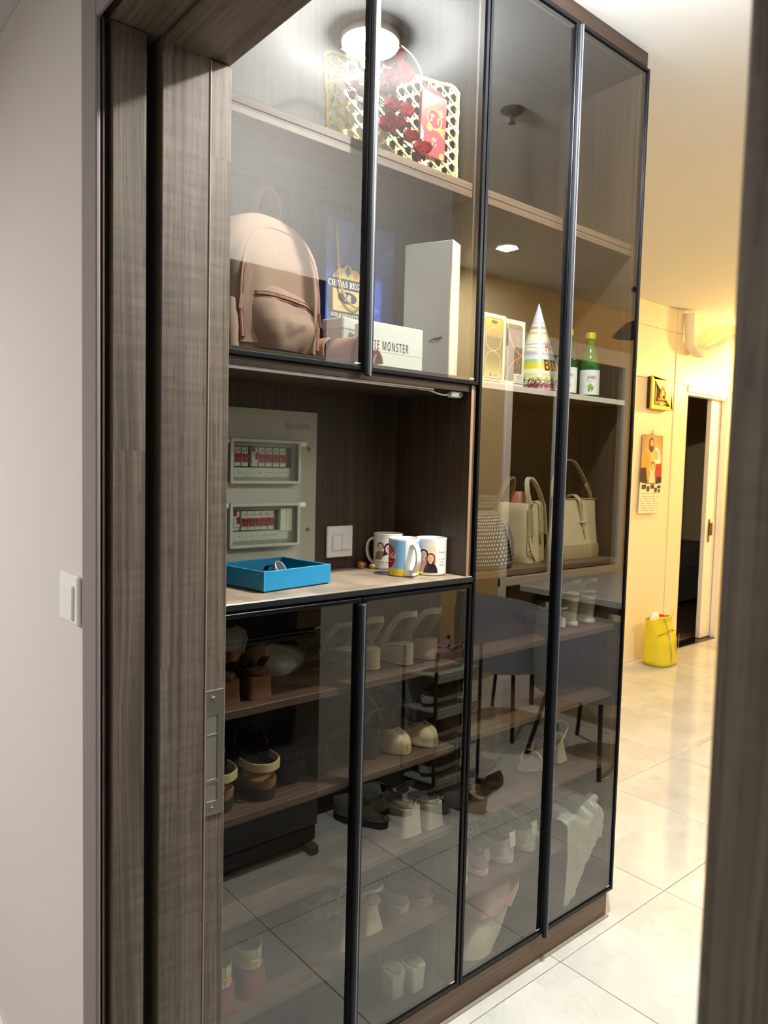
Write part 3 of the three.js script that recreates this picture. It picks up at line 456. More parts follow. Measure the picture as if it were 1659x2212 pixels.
// ------------------------------------------------------------------ the niche
{
  const t = thing('distribution_board', 'grey electrical distribution panel with two clear hinged breaker covers in the niche', 'panel', [0.966, 1.395, -0.2845]);
  const mP = mat(0xa9ad9c, 0.45), mCov = mat(0xe4e9e0, 0.08, { transmission: 1, thickness: 0, ior: 1.45 }), mRed = mat(0xa8322c, 0.4), mBr = mat(0xd8d8d2, 0.5), mPin = mat(0xf2f1ea, 0.4);
  const w = 0.256, h = 0.402;
  const face = rrect(w, h, 0.002);
  const W = [{ x: -0.0275, y: 0.085, w: 0.16, h: 0.05 }, { x: -0.046, y: -0.068, w: 0.126, h: 0.05 }];
  for (const q of W) face.holes.push(rrect(q.w, q.h, 0.001, q.x, q.y));
  part('front_plate', extrude(face, 0.0075, 0.0008), mP, t);
  part('back_box', T(cbox(w - 0.01, h - 0.01, 0.001, 0.0002), 0, 0, 0.0005), mat(0x50524c, 0.6), t);
  const text = new TextGeometry('SINO', { font, size: 0.0145, depth: 0.0012, curveSegments: 6, bevelEnabled: false }); 
  part('embossed_lettering', [T(text, 0.058, 0.156, 0.0073), T(new THREE.TorusGeometry(0.0095, 0.0012, 6, 24), 0.044, 0.163, 0.0077), T(tube([[0.037, 0.167, 0], [0.042, 0.158, 0], [0.046, 0.168, 0], [0.051, 0.159, 0]], 0.0009, 16, 5), 0, 0, 0.0077)], mat(0x9a9e8e, 0.5), t);
  W.forEach((q, row) => {
    const n = row ? 6 : 7, bw = 0.0172, left = q.x - q.w / 2;
    for (let i = 0; i < n; i++) {
      const wide = (row ? i === 0 : i === 2), x = left + 0.0075 + i * bw * (row ? 1.06 : 1.16) + (row ? (i > 0 ? 0.004 : 0) : (i > 1 ? 0.006 : 0));
      const b = part('breaker', [T(cbox(bw, 0.046, 0.009, 0.0006), 0, 0, 0), T(cbox(bw, 0.02, 0.004, 0.0006), 0, -0.004, 0.005)], mBr, t, [x, q.y, 0.0046]);
      if (wide) part('test_button', [T(cbox(0.008, 0.011, 0.004, 0.0008), -0.003, 0.018, 0.006), T(cbox(0.006, 0.016, 0.005, 0.0008), 0.005, 0.002, 0.009)], mRed, b);
      else { part('toggle', [T(cbox(bw * 0.94, 0.007, 0.006, 0.0012), 0, 0.003, 0.009), T(cbox(bw * 0.8, 0.013, 0.003, 0.001), 0, -0.006, 0.0075)], mRed, b); part('breaker_mark', [T(cbox(0.006, 0.0012, 0.0004, 0.0001), -0.001, 0.014, 0.0047), T(cbox(0.0012, 0.006, 0.0004, 0.0001), 0.004, 0.016, 0.0047), T(cbox(0.002, 0.011, 0.0004, 0.0001), bw * 0.42, -0.006, 0.0092)], mat(0x2b2b2b, 0.6), b); }
    }
    if (row) for (const k of [0, 1]) part('blank_plate', T(cbox(0.0168, 0.057, 0.004, 0.0006), 0.029 + k * 0.0174, q.y, 0.0085), mPin, t);
    sheet('circuit_label_strip', t, 0.156, 0.0215, canvasTex(780, 108, (g, W2, H2) => { g.fillStyle = '#dcdfdb'; g.fillRect(0, 0, W2, H2); g.strokeStyle = '#8f938e'; g.lineWidth = 3; const xs = row ? [0, 175, 265, 350, 430, 515, 600, 690, 780] : [0, 185, 270, 440, 530, 610, 695, 780]; xs.forEach((x) => { g.beginPath(); g.moveTo(x, 0); g.lineTo(x, H2); g.stroke(); }); g.fillStyle = '#40433f'; g.textAlign = 'center'; g.font = '17px sans-serif'; const tx = row ? ['RCBO', 'Ổ CẮM', 'Ổ CẮM', 'Ổ CẮM', 'MÁY LẠNH', 'DỰ PHÒNG', '', ''] : ['MAIN MCB', 'BẾP', 'RCBO', 'MÁY LẠNH', 'Ổ CẮM', 'ĐÈN 1', 'ĐÈN 2']; tx.forEach((s, i) => g.fillText(s, (xs[i] + xs[i + 1]) / 2, 58, xs[i + 1] - xs[i] - 10)); }), [-0.031, q.y - 0.0375, 0.0079]);
    // clear cover, hinged on white pins at its upper corners
    const cw = 0.196, ch = 0.106, cy = q.y - 0.011, cx = -0.028;
    const cov = part('hinged_cover', new THREE.PlaneGeometry(cw - 0.012, ch - 0.01), mCov, t, [cx, cy, 0.0235]);
    const fr = rrect(cw, ch, 0.006); fr.holes.push(rrect(cw - 0.016, ch - 0.014, 0.003));
    part('cover_rim', [T(extrude(fr, 0.003, 0.0008), 0, 0, -0.002), T(cbox(0.0025, ch - 0.006, 0.016, 0.0006), cw / 2 - 0.001, 0, -0.008), T(cbox(0.0025, ch - 0.006, 0.016, 0.0006), -cw / 2 + 0.001, 0, -0.008), T(cbox(cw - 0.008, 0.0025, 0.015, 0.0006), 0, ch / 2 - 0.001, -0.008), T(cbox(cw - 0.008, 0.0025, 0.015, 0.0006), 0, -ch / 2 + 0.001, -0.008)], mat(0xc9cfc4, 0.25, { transmission: 0.25, thickness: 0 }), cov);
    for (const s of [-1, 1]) part('hinge_pin', T(cyl(0.0068, 0.0068, 0.017, 18), cx + s * (cw / 2 + 0.0095), cy + ch / 2 - 0.006, 0.014, 0, 0, Math.PI / 2), mPin, t);
  });
  for (const y of [0.108, -0.096]) part('screw', [T(lathe([[0.0052, 0], [0.0052, 0.0014], [0.003, 0.002], [0.003, 0.0006], [0, 0.0006]], 18), 0.104, y, 0.0075, Math.PI / 2)], mat(0x8a7a48, 0.35, { metalness: 0.8 }), t);
}
{
  const t = thing('light_switch', 'white double rocker switch plate on the dark niche back panel', 'switch', [1.175, 1.263, -0.285]);
  part('cover_plate', T(cbox(0.084, 0.083, 0.009, 0.0025), 0, 0, 0.0045), mWhite, t);
  for (const s of [-1, 1]) part('rocker', T(cbox(0.0285, 0.04, 0.007, 0.0015), s * 0.0148 + 0.0015, -0.002, 0.0115, 0.05), mWhite, t);
}
{
  const t = thing('wooden_tray', 'teal painted square tray with light rim lines standing on the counter', 'tray', [0.904, 1.1895, -0.168], 0.15);
  const m = mat(0x0c7fae, 0.4), w = 0.198, d = 0.168, h = 0.046, k = 0.0045, y0 = 0.003;
  part('base', [T(cbox(w - 0.006, 0.003, d - 0.006, 0.0005), 0, 0.0015, 0), T(cbox(w - 0.002, 0.003, d - 0.002, 0.0005), 0, 0.0045, 0)], mat(0x10181c, 0.6), t);
  for (const s of [-1, 1]) { part('tray_wall', T(cbox(w, h - y0, k, 0.0009), 0, (h + y0) / 2, s * (d / 2 - k / 2)), m, t); part('tray_wall', T(cbox(k, h - y0, d - 2 * k, 0.0009), s * (w / 2 - k / 2), (h + y0) / 2, 0), m, t); }
  const fr = poly([[-w / 2, -d / 2], [w / 2, -d / 2], [w / 2, d / 2], [-w / 2, d / 2]]); fr.holes.push(poly([[-w / 2 + 0.0022, -d / 2 + 0.0022], [w / 2 - 0.0022, -d / 2 + 0.0022], [w / 2 - 0.0022, d / 2 - 0.0022], [-w / 2 + 0.0022, d / 2 - 0.0022]]));
  part('rim', [T(extrude(fr, 0.001, 0.0003), 0, h, 0, Math.PI / 2), T(cbox(0.0012, h - y0, 0.0012, 0.0003), -w / 2, (h + y0) / 2, d / 2), T(cbox(0.0012, h - y0, 0.0012, 0.0003), w / 2, (h + y0) / 2, d / 2)], mat(0x5cbfdc, 0.4), t);
}
{
  const t = thing('wrist_watch', 'silver cased wrist watch with black strap lying in the teal tray', 'watch', [0.93, 1.1972, -0.185], 0.4);
  const b = part('watch_case', T(lathe([[0, -0.004], [0.017, -0.004], [0.0195, 0], [0.0185, 0.004], [0.0165, 0.005], [0.0155, 0.0035], [0, 0.0035]], 30), 0, 0.024, 0, 0.95), mSteel, t);
  part('dial', T(cyl(0.0153, 0.0153, 0.0004, 26), 0, 0.027, 0.0026, 0.95), mat(0x3d4048, 0.2), t);
  part('crown', T(cyl(0.003, 0.003, 0.004, 10), -0.0215, 0.024, 0, 0, 0, Math.PI / 2), mat(0xc9b25a, 0.3, { metalness: 1 }), b);
  part('strap', ribbon([[0, 0.03, -0.017], [0, 0.024, -0.036], [0, 0.006, -0.04], [0, 0.0015, -0.015], [0, 0.002, 0.014], [0, 0.012, 0.024], [0, 0.016, 0.018]], 0.018, 0.0022, [1, 0, 0]), mBlack, t);
}
{
  const t = thing('leather_pouch', 'small flat black pouch lying in the left of the teal tray', 'pouch', [0.86, 1.196, -0.185], 0.3);
  part('pouch_body', loft([{ y: 0, rx: 0.036, rz: 0.045, e: 3 }, { y: 0.012, rx: 0.038, rz: 0.047, e: 3 }, { y: 0.022, rx: 0.034, rz: 0.042, e: 3 }, { y: 0.027, rx: 0.016, rz: 0.02, e: 2 }], 28, 0.04, 61), mat(0x16120f, 0.5), t);
}
function mug(label, pos, turn, glaze, prints) {
  const t = thing('mug', label, 'mug', pos, turn, 'mugs on the counter');
  part('cup', lathe([[0, 0], [0.034, 0], [0.0385, 0.002], [0.0395, 0.006], [0.0395, 0.09], [0.0402, 0.094], [0.0392, 0.0955], [0.037, 0.094], [0.0365, 0.088], [0.036, 0.01], [0.03, 0.006], [0, 0.006]], 48), mat(glaze, 0.12, { clearcoat: 0.5 }), t);
  for (const [tex, y0, y1, a0, a1, nm] of prints) { const g = new THREE.CylinderGeometry(0.0397, 0.0397, y1 - y0, 32, 1, true, a0, a1 - a0); part(nm, g, printMat(tex, 0.15), t, [0, (y0 + y1) / 2, 0]); }
  return t;
}
const handleGeo = () => ribbon([[0.038, 0.076, 0], [0.052, 0.08, 0], [0.067, 0.07, 0], [0.072, 0.05, 0], [0.066, 0.028, 0], [0.052, 0.015, 0], [0.038, 0.016, 0]], 0.012, 0.007, [0, 0, 1], 40);
function face(g, x, y, r, hair, shirt, long) {
  g.fillStyle = hair; g.beginPath(); g.ellipse(x, y - r * 0.12, r * 1.18, r * 1.3, 0, 0, 7); g.fill(); if (long) { g.beginPath(); g.moveTo(x - r * 1.1, y); g.lineTo(x - r * 1.45, y + r * 3); g.lineTo(x - r * 0.3, y + r * 3.2); g.lineTo(x + r * 0.9, y + r * 2.6); g.lineTo(x + r * 1.15, y); g.fill(); }
  g.fillStyle = shirt; g.beginPath(); g.moveTo(x - r * 2, y + r * 4.6); g.quadraticCurveTo(x - r * 1.9, y + r * 1.5, x, y + r * 1.35); g.quadraticCurveTo(x + r * 1.9, y + r * 1.5, x + r * 2, y + r * 4.6); g.fill();
  g.fillStyle = '#e9bfa4'; g.fillRect(x - r * 0.35, y + r * 0.7, r * 0.7, r * 0.9); g.beginPath(); g.ellipse(x, y + r * 0.08, r * 0.85, r * 1.06, 0, 0, 7); g.fill();
  g.fillStyle = '#3a2a24'; for (const s of [-1, 1]) { g.beginPath(); g.ellipse(x + s * r * 0.34, y - r * 0.05, r * 0.12, r * 0.09, 0, 0, 7); g.fill(); g.fillRect(x + s * r * 0.34 - r * 0.18, y - r * 0.3, r * 0.36, r * 0.06); }
  g.fillStyle = '#b5574f'; g.beginPath(); g.ellipse(x, y + r * 0.56, r * 0.28, r * 0.12, 0, 0, 7); g.fill(); g.fillStyle = '#d9a58a'; g.fillRect(x - r * 0.07, y + r * 0.08, r * 0.14, r * 0.26);
}
const CA = -0.72; // azimuth towards the viewer for things in the niche (from +z, about y)
{
  const t = mug('white mug with a printed portrait of two women behind the blue mug', [1.3, 1.1895, -0.228], 0, 0xe8e5de, [[canvasTex(512, 512, (g, w, h) => { g.fillStyle = '#e8e5de'; g.fillRect(0, 0, w, h); face(g, 120, 150, 58, '#33271f', '#8c7a58', false); face(g, 285, 190, 84, '#2b1d18', '#e9e2d6', true); g.fillStyle = '#2a2622'; g.font = 'italic bold 44px serif'; g.fillText('lovely memories', 70, 480); }), 0.014, 0.082, CA - 1.0, CA + 1.0, 'printed_photo']]);
  const hd = part('handle', handleGeo(), mat(0xe8e5de, 0.12), t); hd.rotation.y = CA - 1.85 - 1.57; hd.scale.set(0.82, 1, 0.9);
}
{
  const tex = canvasTex(512, 256, (g, w, h) => { g.fillStyle = '#e8e8e2'; g.fillRect(0, 0, w, h); g.fillStyle = '#7fb3dc'; g.fillRect(0, 0, 268, 206); g.fillRect(392, 0, 120, 206); g.fillStyle = '#e8cc2e'; g.fillRect(0, 206, 268, 50); g.fillRect(392, 206, 120, 50); g.fillStyle = '#b0202b'; g.beginPath(); g.arc(78, 118, 88, 0, 7); g.fill(); g.fillStyle = '#f4ece4'; g.font = 'italic bold 60px serif'; g.fillText('Cola', 38, 130); g.font = '14px sans-serif'; g.fillText('original', 72, 160); g.fillStyle = '#b0202b'; g.fillRect(474, 40, 14, 150); });
  const t = mug('blue mug with yellow base and red cola disc standing nearest the counter edge', [1.256, 1.1895, -0.113], 0, 0xe9e9e4, [[tex, 0.003, 0.09, CA - 1.7, CA + 1.7, 'printed_wrap']]);
  part('handle', handleGeo(), mat(0xe9e9e4, 0.12), t).rotation.y = -1.57 + CA + 0.5;
}
{
  mug('white mug with a printed couple photo and handwriting by the right niche wall', [1.3275, 1.1895, -0.088], 0, 0xe6e6e2, [[canvasTex(512, 512, (g, w, h) => { g.fillStyle = '#e6e2d8'; g.fillRect(0, 0, w, h); g.fillStyle = '#c98f62'; g.fillRect(36, 150, 260, 290); g.fillStyle = '#f0d8b0'; g.fillRect(180, 90, 120, 170); face(g, 105, 215, 62, '#2a1c18', '#c79a86', false); face(g, 222, 270, 58, '#7a3a26', '#2c2226', true); g.fillStyle = '#2b2a28'; g.font = 'italic 42px serif'; g.fillText('Happy', 340, 190); g.fillText('I Love', 352, 300); g.fillText('You', 358, 350); g.fillText('Babe', 358, 402); }), 0.008, 0.088, CA - 1.0, CA + 1.15, 'printed_photo']]);
}
{
  const mk = (label, pos, c, k, r) => { const t = thing('amber_stone', label, 'stone', pos, k, null); part('stone', loft([{ y: 0, rx: r * 0.7, rz: r * 0.55 }, { y: r * 0.5, rx: r, rz: r * 0.75 }, { y: r, rx: r * 0.8, rz: r * 0.6 }, { y: r * 1.25, rx: r * 0.3, rz: r * 0.25 }], 20, 0.08, 80 + k), mat(c, 0.15, { clearcoat: 0.6 }), t); };
  mk('orange polished amber stone on the counter left of the mugs', [1.235, 1.1895, -0.262], 0xb0622c, 1, 0.0155); mk('small yellow amber stone between the orange stone and the mug', [1.258, 1.1895, -0.24], 0xb88a34, 2, 0.011); mk('brown amber stone just behind the leftmost mug', [1.252, 1.1895, -0.27], 0x6e4a22, 3, 0.012);
}
{
  const t = thing('light_cable', 'thin grey power cable with socket running under the upper cabinet', 'cable', [0, 1.654, -0.02]);
  part('cable', tube([[0.68, -0.0035, 0.004], [0.9, -0.0035, 0.004], [1.12, -0.0035, 0.002], [1.24, -0.004, -0.002], [1.275, -0.009, -0.006], [1.3, -0.01, -0.008], [1.318, -0.007, -0.008]], 0.0022, 80, 8), mat(0xb9b6ae, 0.4), t);
  part('cable_channel', lim(0.674, 1.25, -0.0025, 0.0015, 0, 0.006, 0.0005, 'x'), mat(0x8e8b86, 0.4), t);
  const s = part('socket', T(cbox(0.036, 0.0145, 0.016, 0.002), 1.334, -0.0065, -0.008), mat(0xd8d8d4, 0.3), t);
  part('socket_opening', [T(lathe([[0.0055, 0], [0.0055, 0.0018], [0.0035, 0.0018], [0.0032, 0]], 16), 1.349, -0.0065, 0, Math.PI / 2), T(cyl(0.0025, 0.0025, 0.0006, 12), 1.349, -0.0065, 0.0004, Math.PI / 2)], mat(0x55524c, 0.4), s);
}
// ------------------------------------------------------------------ shoes: heel at the origin, toe towards -z
const halfW = (s, w) => { s = clamp(s, 0, 1); const f = s < 0.16 ? 0.72 * Math.sqrt(Math.max(0, 1 - (1 - s / 0.16) ** 2)) : s < 0.62 ? 0.72 + 0.28 * sm((s - 0.16) / 0.46) : Math.sqrt(Math.max(0, 1 - ((s - 0.62) / 0.38) ** 2.4)); return f * w / 2; };
const S_AT = [0, 0.006, 0.02, 0.045, 0.08, 0.12, 0.16, 0.24, 0.32, 0.4, 0.5, 0.6, 0.68, 0.76, 0.84, 0.9, 0.95, 0.98, 0.994, 1];
function slab(L, w, top, th, grow = 0) { // a sole: top(s) and thickness th(s) along the length
  const rows = S_AT.map((s) => { const hw = Math.max(0.0006, halfW(s, w) + grow * Math.min(1, halfW(s, w) / 0.01)), t = th(s), y = top(s) - t / 2, r = []; for (let j = 0; j < 20; j++) { const a = j / 20 * 6.2832, c = Math.cos(a), n = Math.sin(a); r.push([Math.sign(c) * Math.abs(c) ** 0.35 * hw, y + Math.sign(n) * Math.abs(n) ** 0.35 * t / 2, -s * L]); } return r; });
  return grid(rows, true, true);
}
function upperGeo(L, w, base, h, gap, s0 = 0, s1 = 1, grow = 0.001) { // shoe upper, open on top where gap(s) > 0
  const gs = [], at = S_AT.filter((s) => s >= s0 && s <= s1);
  for (const side of [-1, 1]) gs.push(grid(at.map((s) => { const r = [], end = Math.PI / 2 - gap(s), hw = halfW(s, w) + grow; for (let j = 0; j <= 10; j++) { const a = end * j / 10; r.push([side * Math.max(0.0004, hw * Math.cos(a) ** 0.7), base(s) + h(s) * Math.sin(a) ** 0.85, -s * L]); } return r; })));
  return gs;
}
function rimPts(L, w, base, h, gap, sEnd, s0 = 0) {
  const pt = (s, side) => { const a = Math.PI / 2 - gap(s), hw = halfW(s, w) + 0.001; return [side * hw * Math.cos(a) ** 0.7, base(s) + h(s) * Math.sin(a) ** 0.85, -s * L]; };
  const n = 14, p = []; for (let i = 0; i <= n; i++) p.push(pt(lerp(s0, sEnd, i / n), 1)); for (let i = n; i >= 0; i--) p.push(pt(lerp(s0, sEnd, i / n), -1)); return p;
}
const arch = (L, w, s, b, h, width, thick = 0.0022, fwd = 0) => { const hw = halfW(s, w) + 0.002, z = -s * L; return ribbon([[-hw, b, z], [-hw * 0.96, b + h * 0.6, z - fwd * 0.6], [-hw * 0.55, b + h * 0.95, z - fwd], [0, b + h, z - fwd], [hw * 0.55, b + h * 0.95, z - fwd], [hw * 0.96, b + h * 0.6, z - fwd * 0.6], [hw, b, z]], width, thick, [0, 0, 1], 30); };
const sling = (L, w, s, b, h, width, out = 0.012, thick = 0.002) => { const hw = halfW(s, w) + 0.002, z = -s * L; return ribbon([[-hw, b, z], [-hw * 1.02, lerp(b, h, 0.55), z * 0.55], [-hw * 0.75, h * 0.96 + b * 0.04, z * 0.1], [0, h, out], [hw * 0.75, h * 0.96 + b * 0.04, z * 0.1], [hw * 1.02, lerp(b, h, 0.55), z * 0.55], [hw, b, z]], width, thick, [0, 1, 0], 36); };
const block = (hh, r0, r1, zc, e = 5, d0 = 1, d1 = 1) => loft([{ y: 0, z: zc, rx: r1, rz: r1 * d1, e }, { y: hh * 0.5, z: zc, rx: (r0 + r1) / 2 * 0.97, rz: (r0 * d0 + r1 * d1) / 2 * 0.97, e }, { y: hh, z: zc, rx: r0, rz: r0 * d0, e }], 28);
const incline = (hh, toe = 0.008) => (s) => toe + hh * (1 - sm((s - 0.14) / 0.52));
const K = (x) => () => x;
const SH = {};
function shoeRoot(name, label, pos, turn, group) { return thing(name, label, 'shoe', pos, turn, group); }
function shoes(build, name, group, list) { // list of [label, pos, turn]
  let first = null;
  for (const [label, pos, turn, sc] of list) { const r = first ? dup(first, pos, turn, label, group) : (first = shoeRoot(name, label, pos, turn, group)); if (r === first) build(r); if (sc) r.scale.setScalar(sc); }
}
const leather = (c, r = 0.45) => mat(c, r, { clearcoat: 0.15 });
function blockSandal(c, dark) { return (t) => { const b = incline(0.047), m = leather(c, 0.3); part('sole', slab(0.225, 0.07, (s) => b(s) + 0.006, K(0.009)), leather(dark, 0.4), t); part('insole', slab(0.222, 0.067, (s) => b(s) + 0.008, K(0.003)), m, t); part('heel', block(0.05, 0.0275, 0.03, -0.031, 6), m, t); part('toe_strap', arch(0.225, 0.07, 0.68, b(0.68) + 0.002, 0.045, 0.05), m, t); part('ankle_strap', sling(0.225, 0.07, 0.3, b(0.3) + 0.006, 0.108, 0.021, 0.014, 0.003), m, t); }; }
function wedge(c, cs) { return (t) => { const b = incline(0.037, 0.014), m = leather(c); part('wedge_sole', slab(0.225, 0.078, b, (s) => b(s) - 0.0005), m, t); part('insole', slab(0.222, 0.075, (s) => b(s) + 0.003, K(0.005)), leather(cs), t); part('outsole', slab(0.228, 0.08, K(0.0065), K(0.006)), leather(cs), t); part('toe_strap', arch(0.225, 0.08, 0.7, b(0.7), 0.04, 0.045), leather(cs), t); part('sling_strap', sling(0.225, 0.08, 0.34, b(0.34) + 0.003, 0.135, 0.016, 0.01, 0.003), leather(cs), t); }; }
function slide(t) { const c = 0x8a6138; part('sole', slab(0.23, 0.094, K(0.026), K(0.0255)), leather(0x352820, 0.6), t); part('footbed', slab(0.23, 0.094, (s) => 0.046 - 0.004 * Math.sin(Math.PI * s), K(0.022)), mat(c, 0.75), t); const h = (s) => 0.07 + 0.03 * sm((0.6 - s) / 0.3), gap = (s) => 1.05 * sm((0.66 - s) / 0.22); part('upper', upperGeo(0.23, 0.09, K(0.044), h, gap, 0.24, 1), mat(0x3c2c20, 0.8, { side: THREE.DoubleSide }), t); part('heel_strap', sling(0.23, 0.092, 0.28, 0.075, 0.075, 0.017, 0.008, 0.004), leather(0xd9c48e), t); const bk = part('instep_strap', arch(0.23, 0.092, 0.36, 0.046, 0.1, 0.022, 0.003, 0.02), mat(0x3c2c20, 0.7), t); part('buckle', T(new THREE.TorusGeometry(0.007, 0.0013, 6, 16), 0.046, 0.09, -0.095, 0, 1.57), mSteel, bk); }
function flats(c, ci) { return (t) => { const h = (s) => (s < 0.5 ? 0.056 : lerp(0.056, 0.05, sm((s - 0.5) / 0.45)) * Math.sqrt(1 - 0.8 * clamp((s - 0.82) / 0.18) ** 2.2)), gap = (s) => 1.25 * sm((0.78 - s) / 0.14), m = mat(c, 0.6, { side: THREE.DoubleSide }); part('outsole', slab(0.235, 0.094, K(0.0085), K(0.008)), leather(0xd9cba6), t); part('insole', slab(0.228, 0.086, K(0.0125), K(0.004)), mat(ci, 0.7), t); part('upper', upperGeo(0.235, 0.092, K(0.006), h, gap), m, t); part('topline', tube(rimPts(0.235, 0.092, K(0.006), h, gap, 0.775), 0.0016, 80, 6), m, t); part('instep_strap', arch(0.235, 0.093, 0.42, 0.03, 0.062, 0.016, 0.002), m, t); part('back_strap', sling(0.235, 0.093, 0.34, 0.04, 0.115, 0.012, 0.006, 0.002), m, t); }; }
function pump(c, ch, hh, opt = {}) { return (t) => { const b = incline(hh, 0.004), hc = opt.counter ?? 0.05, h = (s) => (s < 0.3 ? hc - 0.012 * s / 0.3 : lerp(hc - 0.012, 0.036, sm((s - 0.3) / 0.5))), gap = (s) => 1.2 * sm((0.78 - s) / 0.16), m = leather(c, opt.rough ?? 0.35); m.side = THREE.DoubleSide; if (opt.metal) m.metalness = 1; part('sole', slab(0.228, 0.078, (s) => b(s) + 0.004, K(0.006)), leather(ch), t); part('upper', upperGeo(0.23, 0.077, (s) => b(s) + 0.001, h, gap), m, t); part('topline', tube(rimPts(0.23, 0.077, (s) => b(s) + 0.001, h, gap, 0.775), 0.0013, 70, 6), m, t); part('heel', block(hh + 0.001, 0.031, opt.tip ?? 0.024, -0.032, opt.e ?? 3), leather(ch, 0.5), t); if (opt.band) part('gold_band', ribbon(Array.from({ length: 15 }, (_, i) => { const a = (i / 14 - 0.5) * 2.6; return [Math.sin(a) * 0.031, hh + 0.026, -0.032 + Math.cos(a) * 0.034]; }), 0.006, 0.0016, [0, 1, 0], 40), mGold, t); }; }
function clog(t) { const m = mat(0x6b6a62, 0.7, { side: THREE.DoubleSide }); const h = (s) => 0.075 - 0.02 * sm((s - 0.7) / 0.3), gap = (s) => 1.15 * sm((0.62 - s) / 0.2); part('sole', slab(0.245, 0.1, K(0.032), K(0.032)), mat(0x35342f, 0.8), t); part('footbed', slab(0.238, 0.09, K(0.036), K(0.008)), mat(0x5a584f, 0.8), t); part('upper', upperGeo(0.245, 0.1, K(0.03), h, gap, 0.24, 1), m, t); part('side_wall', upperGeo(0.245, 0.1, K(0.03), K(0.014), K(1.0), 0, 0.32), m, t); part('heel_strap', sling(0.245, 0.1, 0.36, 0.07, 0.13, 0.02, -0.03, 0.005), mat(0x57564f, 0.6), t); }
function sneaker(c, sole, lace, o = {}) { return (t) => { const L = 0.245, w = 0.088, h = (s) => (s < 0.3 ? 0.068 - 0.01 * Math.sin(Math.PI * s / 0.3) : s < 0.62 ? lerp(0.068, 0.058, (s - 0.3) / 0.32) : lerp(0.058, 0.034, sm((s - 0.62) / 0.38))), gap = (s) => (0.62 + 0.35 * Math.sin(Math.PI * clamp(s / 0.5))) * sm((0.56 - s) / 0.2) + 0.14 * sm((0.66 - s) / 0.04), m = mat(c, 0.75, { side: THREE.DoubleSide }); part('midsole', slab(L, w + 0.008, K(0.027), K(0.026)), mat(sole, 0.6), t); part('sole_line', slab(L, w + 0.0105, K(0.019), K(0.0022)), mat(o.line ?? 0xcfc8b8, 0.6), t); part('upper', upperGeo(L, w, K(0.023), h, gap), m, t); part('collar', tube(rimPts(L, w, K(0.023), h, gap, 0.6), 0.004, 80, 8), m, t); part('heel_tab', T(cbox(0.026, 0.042, 0.004, 0.0018), 0, 0.072, 0.001, -0.08), mat(o.tab ?? c, 0.6), t); part('tongue', ribbon([[0, 0.074, -0.15], [0, 0.088, -0.12], [0, 0.108, -0.092]], 0.042, 0.006, [1, 0, 0]), m, t); part('toe_cap', upperGeo(L, w, K(0.023), (s) => h(s) * 0.6, K(0.35), 0.84, 1, 0.003), mat(sole, 0.6), t); const lz = []; for (let i = 0; i < 5; i++) lz.push(tube([[-0.018, 0.079 + i * 0.003, -0.152 + i * 0.013], [0, 0.089 + i * 0.0035, -0.15 + i * 0.013], [0.018, 0.08 + i * 0.003, -0.148 + i * 0.013]], 0.0021, 10, 6)); lz.push(tube([[0, 0.102, -0.098], [-0.02, 0.12, -0.09], [-0.03, 0.104, -0.085], [-0.008, 0.1, -0.094]], 0.0018, 20, 6), tube([[0, 0.102, -0.098], [0.02, 0.121, -0.092], [0.032, 0.106, -0.088], [0.008, 0.1, -0.095]], 0.0018, 20, 6)); part('laces', lz, mat(lace, 0.8), t); }; }
function clearSandal(t) { const b = incline(0.078, 0.02), m = mat(0xe6dec0, 0.12, { transmission: 0.45, thickness: 0, ior: 1.5 }), mc = leather(0xd8cfae, 0.25); part('heel', block(0.078, 0.03, 0.0245, -0.034, 2.2), m, t); part('heel_cup', block(0.011, 0.034, 0.032, -0.036, 2.4).translate(0, 0.077, 0), mc, t); part('insole', slab(0.215, 0.074, (s) => b(s) + 0.008, K(0.006)), mc, t); part('platform', slab(0.22, 0.078, (s) => (s > 0.45 ? 0.026 : 0.012), (s) => (s > 0.45 ? 0.026 : 0.012)), mc, t).scale.set(1, 1, 1); const st = part('ankle_strap', sling(0.22, 0.074, 0.26, 0.085, 0.143, 0.012, 0.004, 0.002), mat(0xc9bf98, 0.15, { transmission: 0.5, thickness: 0 }), t); part('instep_band', arch(0.22, 0.074, 0.34, 0.08, 0.06, 0.024, 0.003, -0.01), mat(0xcfc7a6, 0.2, { metalness: 0.7 }), t); const gems = []; for (let i = 0; i < 26; i++) { const a = 0.5 + 2.1 * (i % 13) / 12; gems.push(T(new THREE.OctahedronGeometry(0.0022), Math.cos(a) * 0.031, 0.083 + Math.sin(a) * 0.058, -0.068 + (i > 12 ? 0.006 : -0.005))); } part('rhinestones', gems, mat(0xf0ead0, 0.08, { metalness: 0.8 }), st); }
function strapSandal(t) { const b = incline(0.068, 0.008), m = leather(0xd9cda2); part('heel', block(0.07, 0.016, 0.03, -0.034, 5), m, t); part('sole', slab(0.22, 0.074, (s) => b(s) + 0.005, K(0.006)), leather(0xb7a98a), t); part('toe_strap', arch(0.22, 0.076, 0.72, b(0.72), 0.05, 0.008), m, t); part('instep_strap', arch(0.22, 0.074, 0.5, b(0.5), 0.055, 0.008), m, t); part('ankle_strap', sling(0.22, 0.074, 0.3, b(0.3), 0.115, 0.008, 0.004), m, t); }
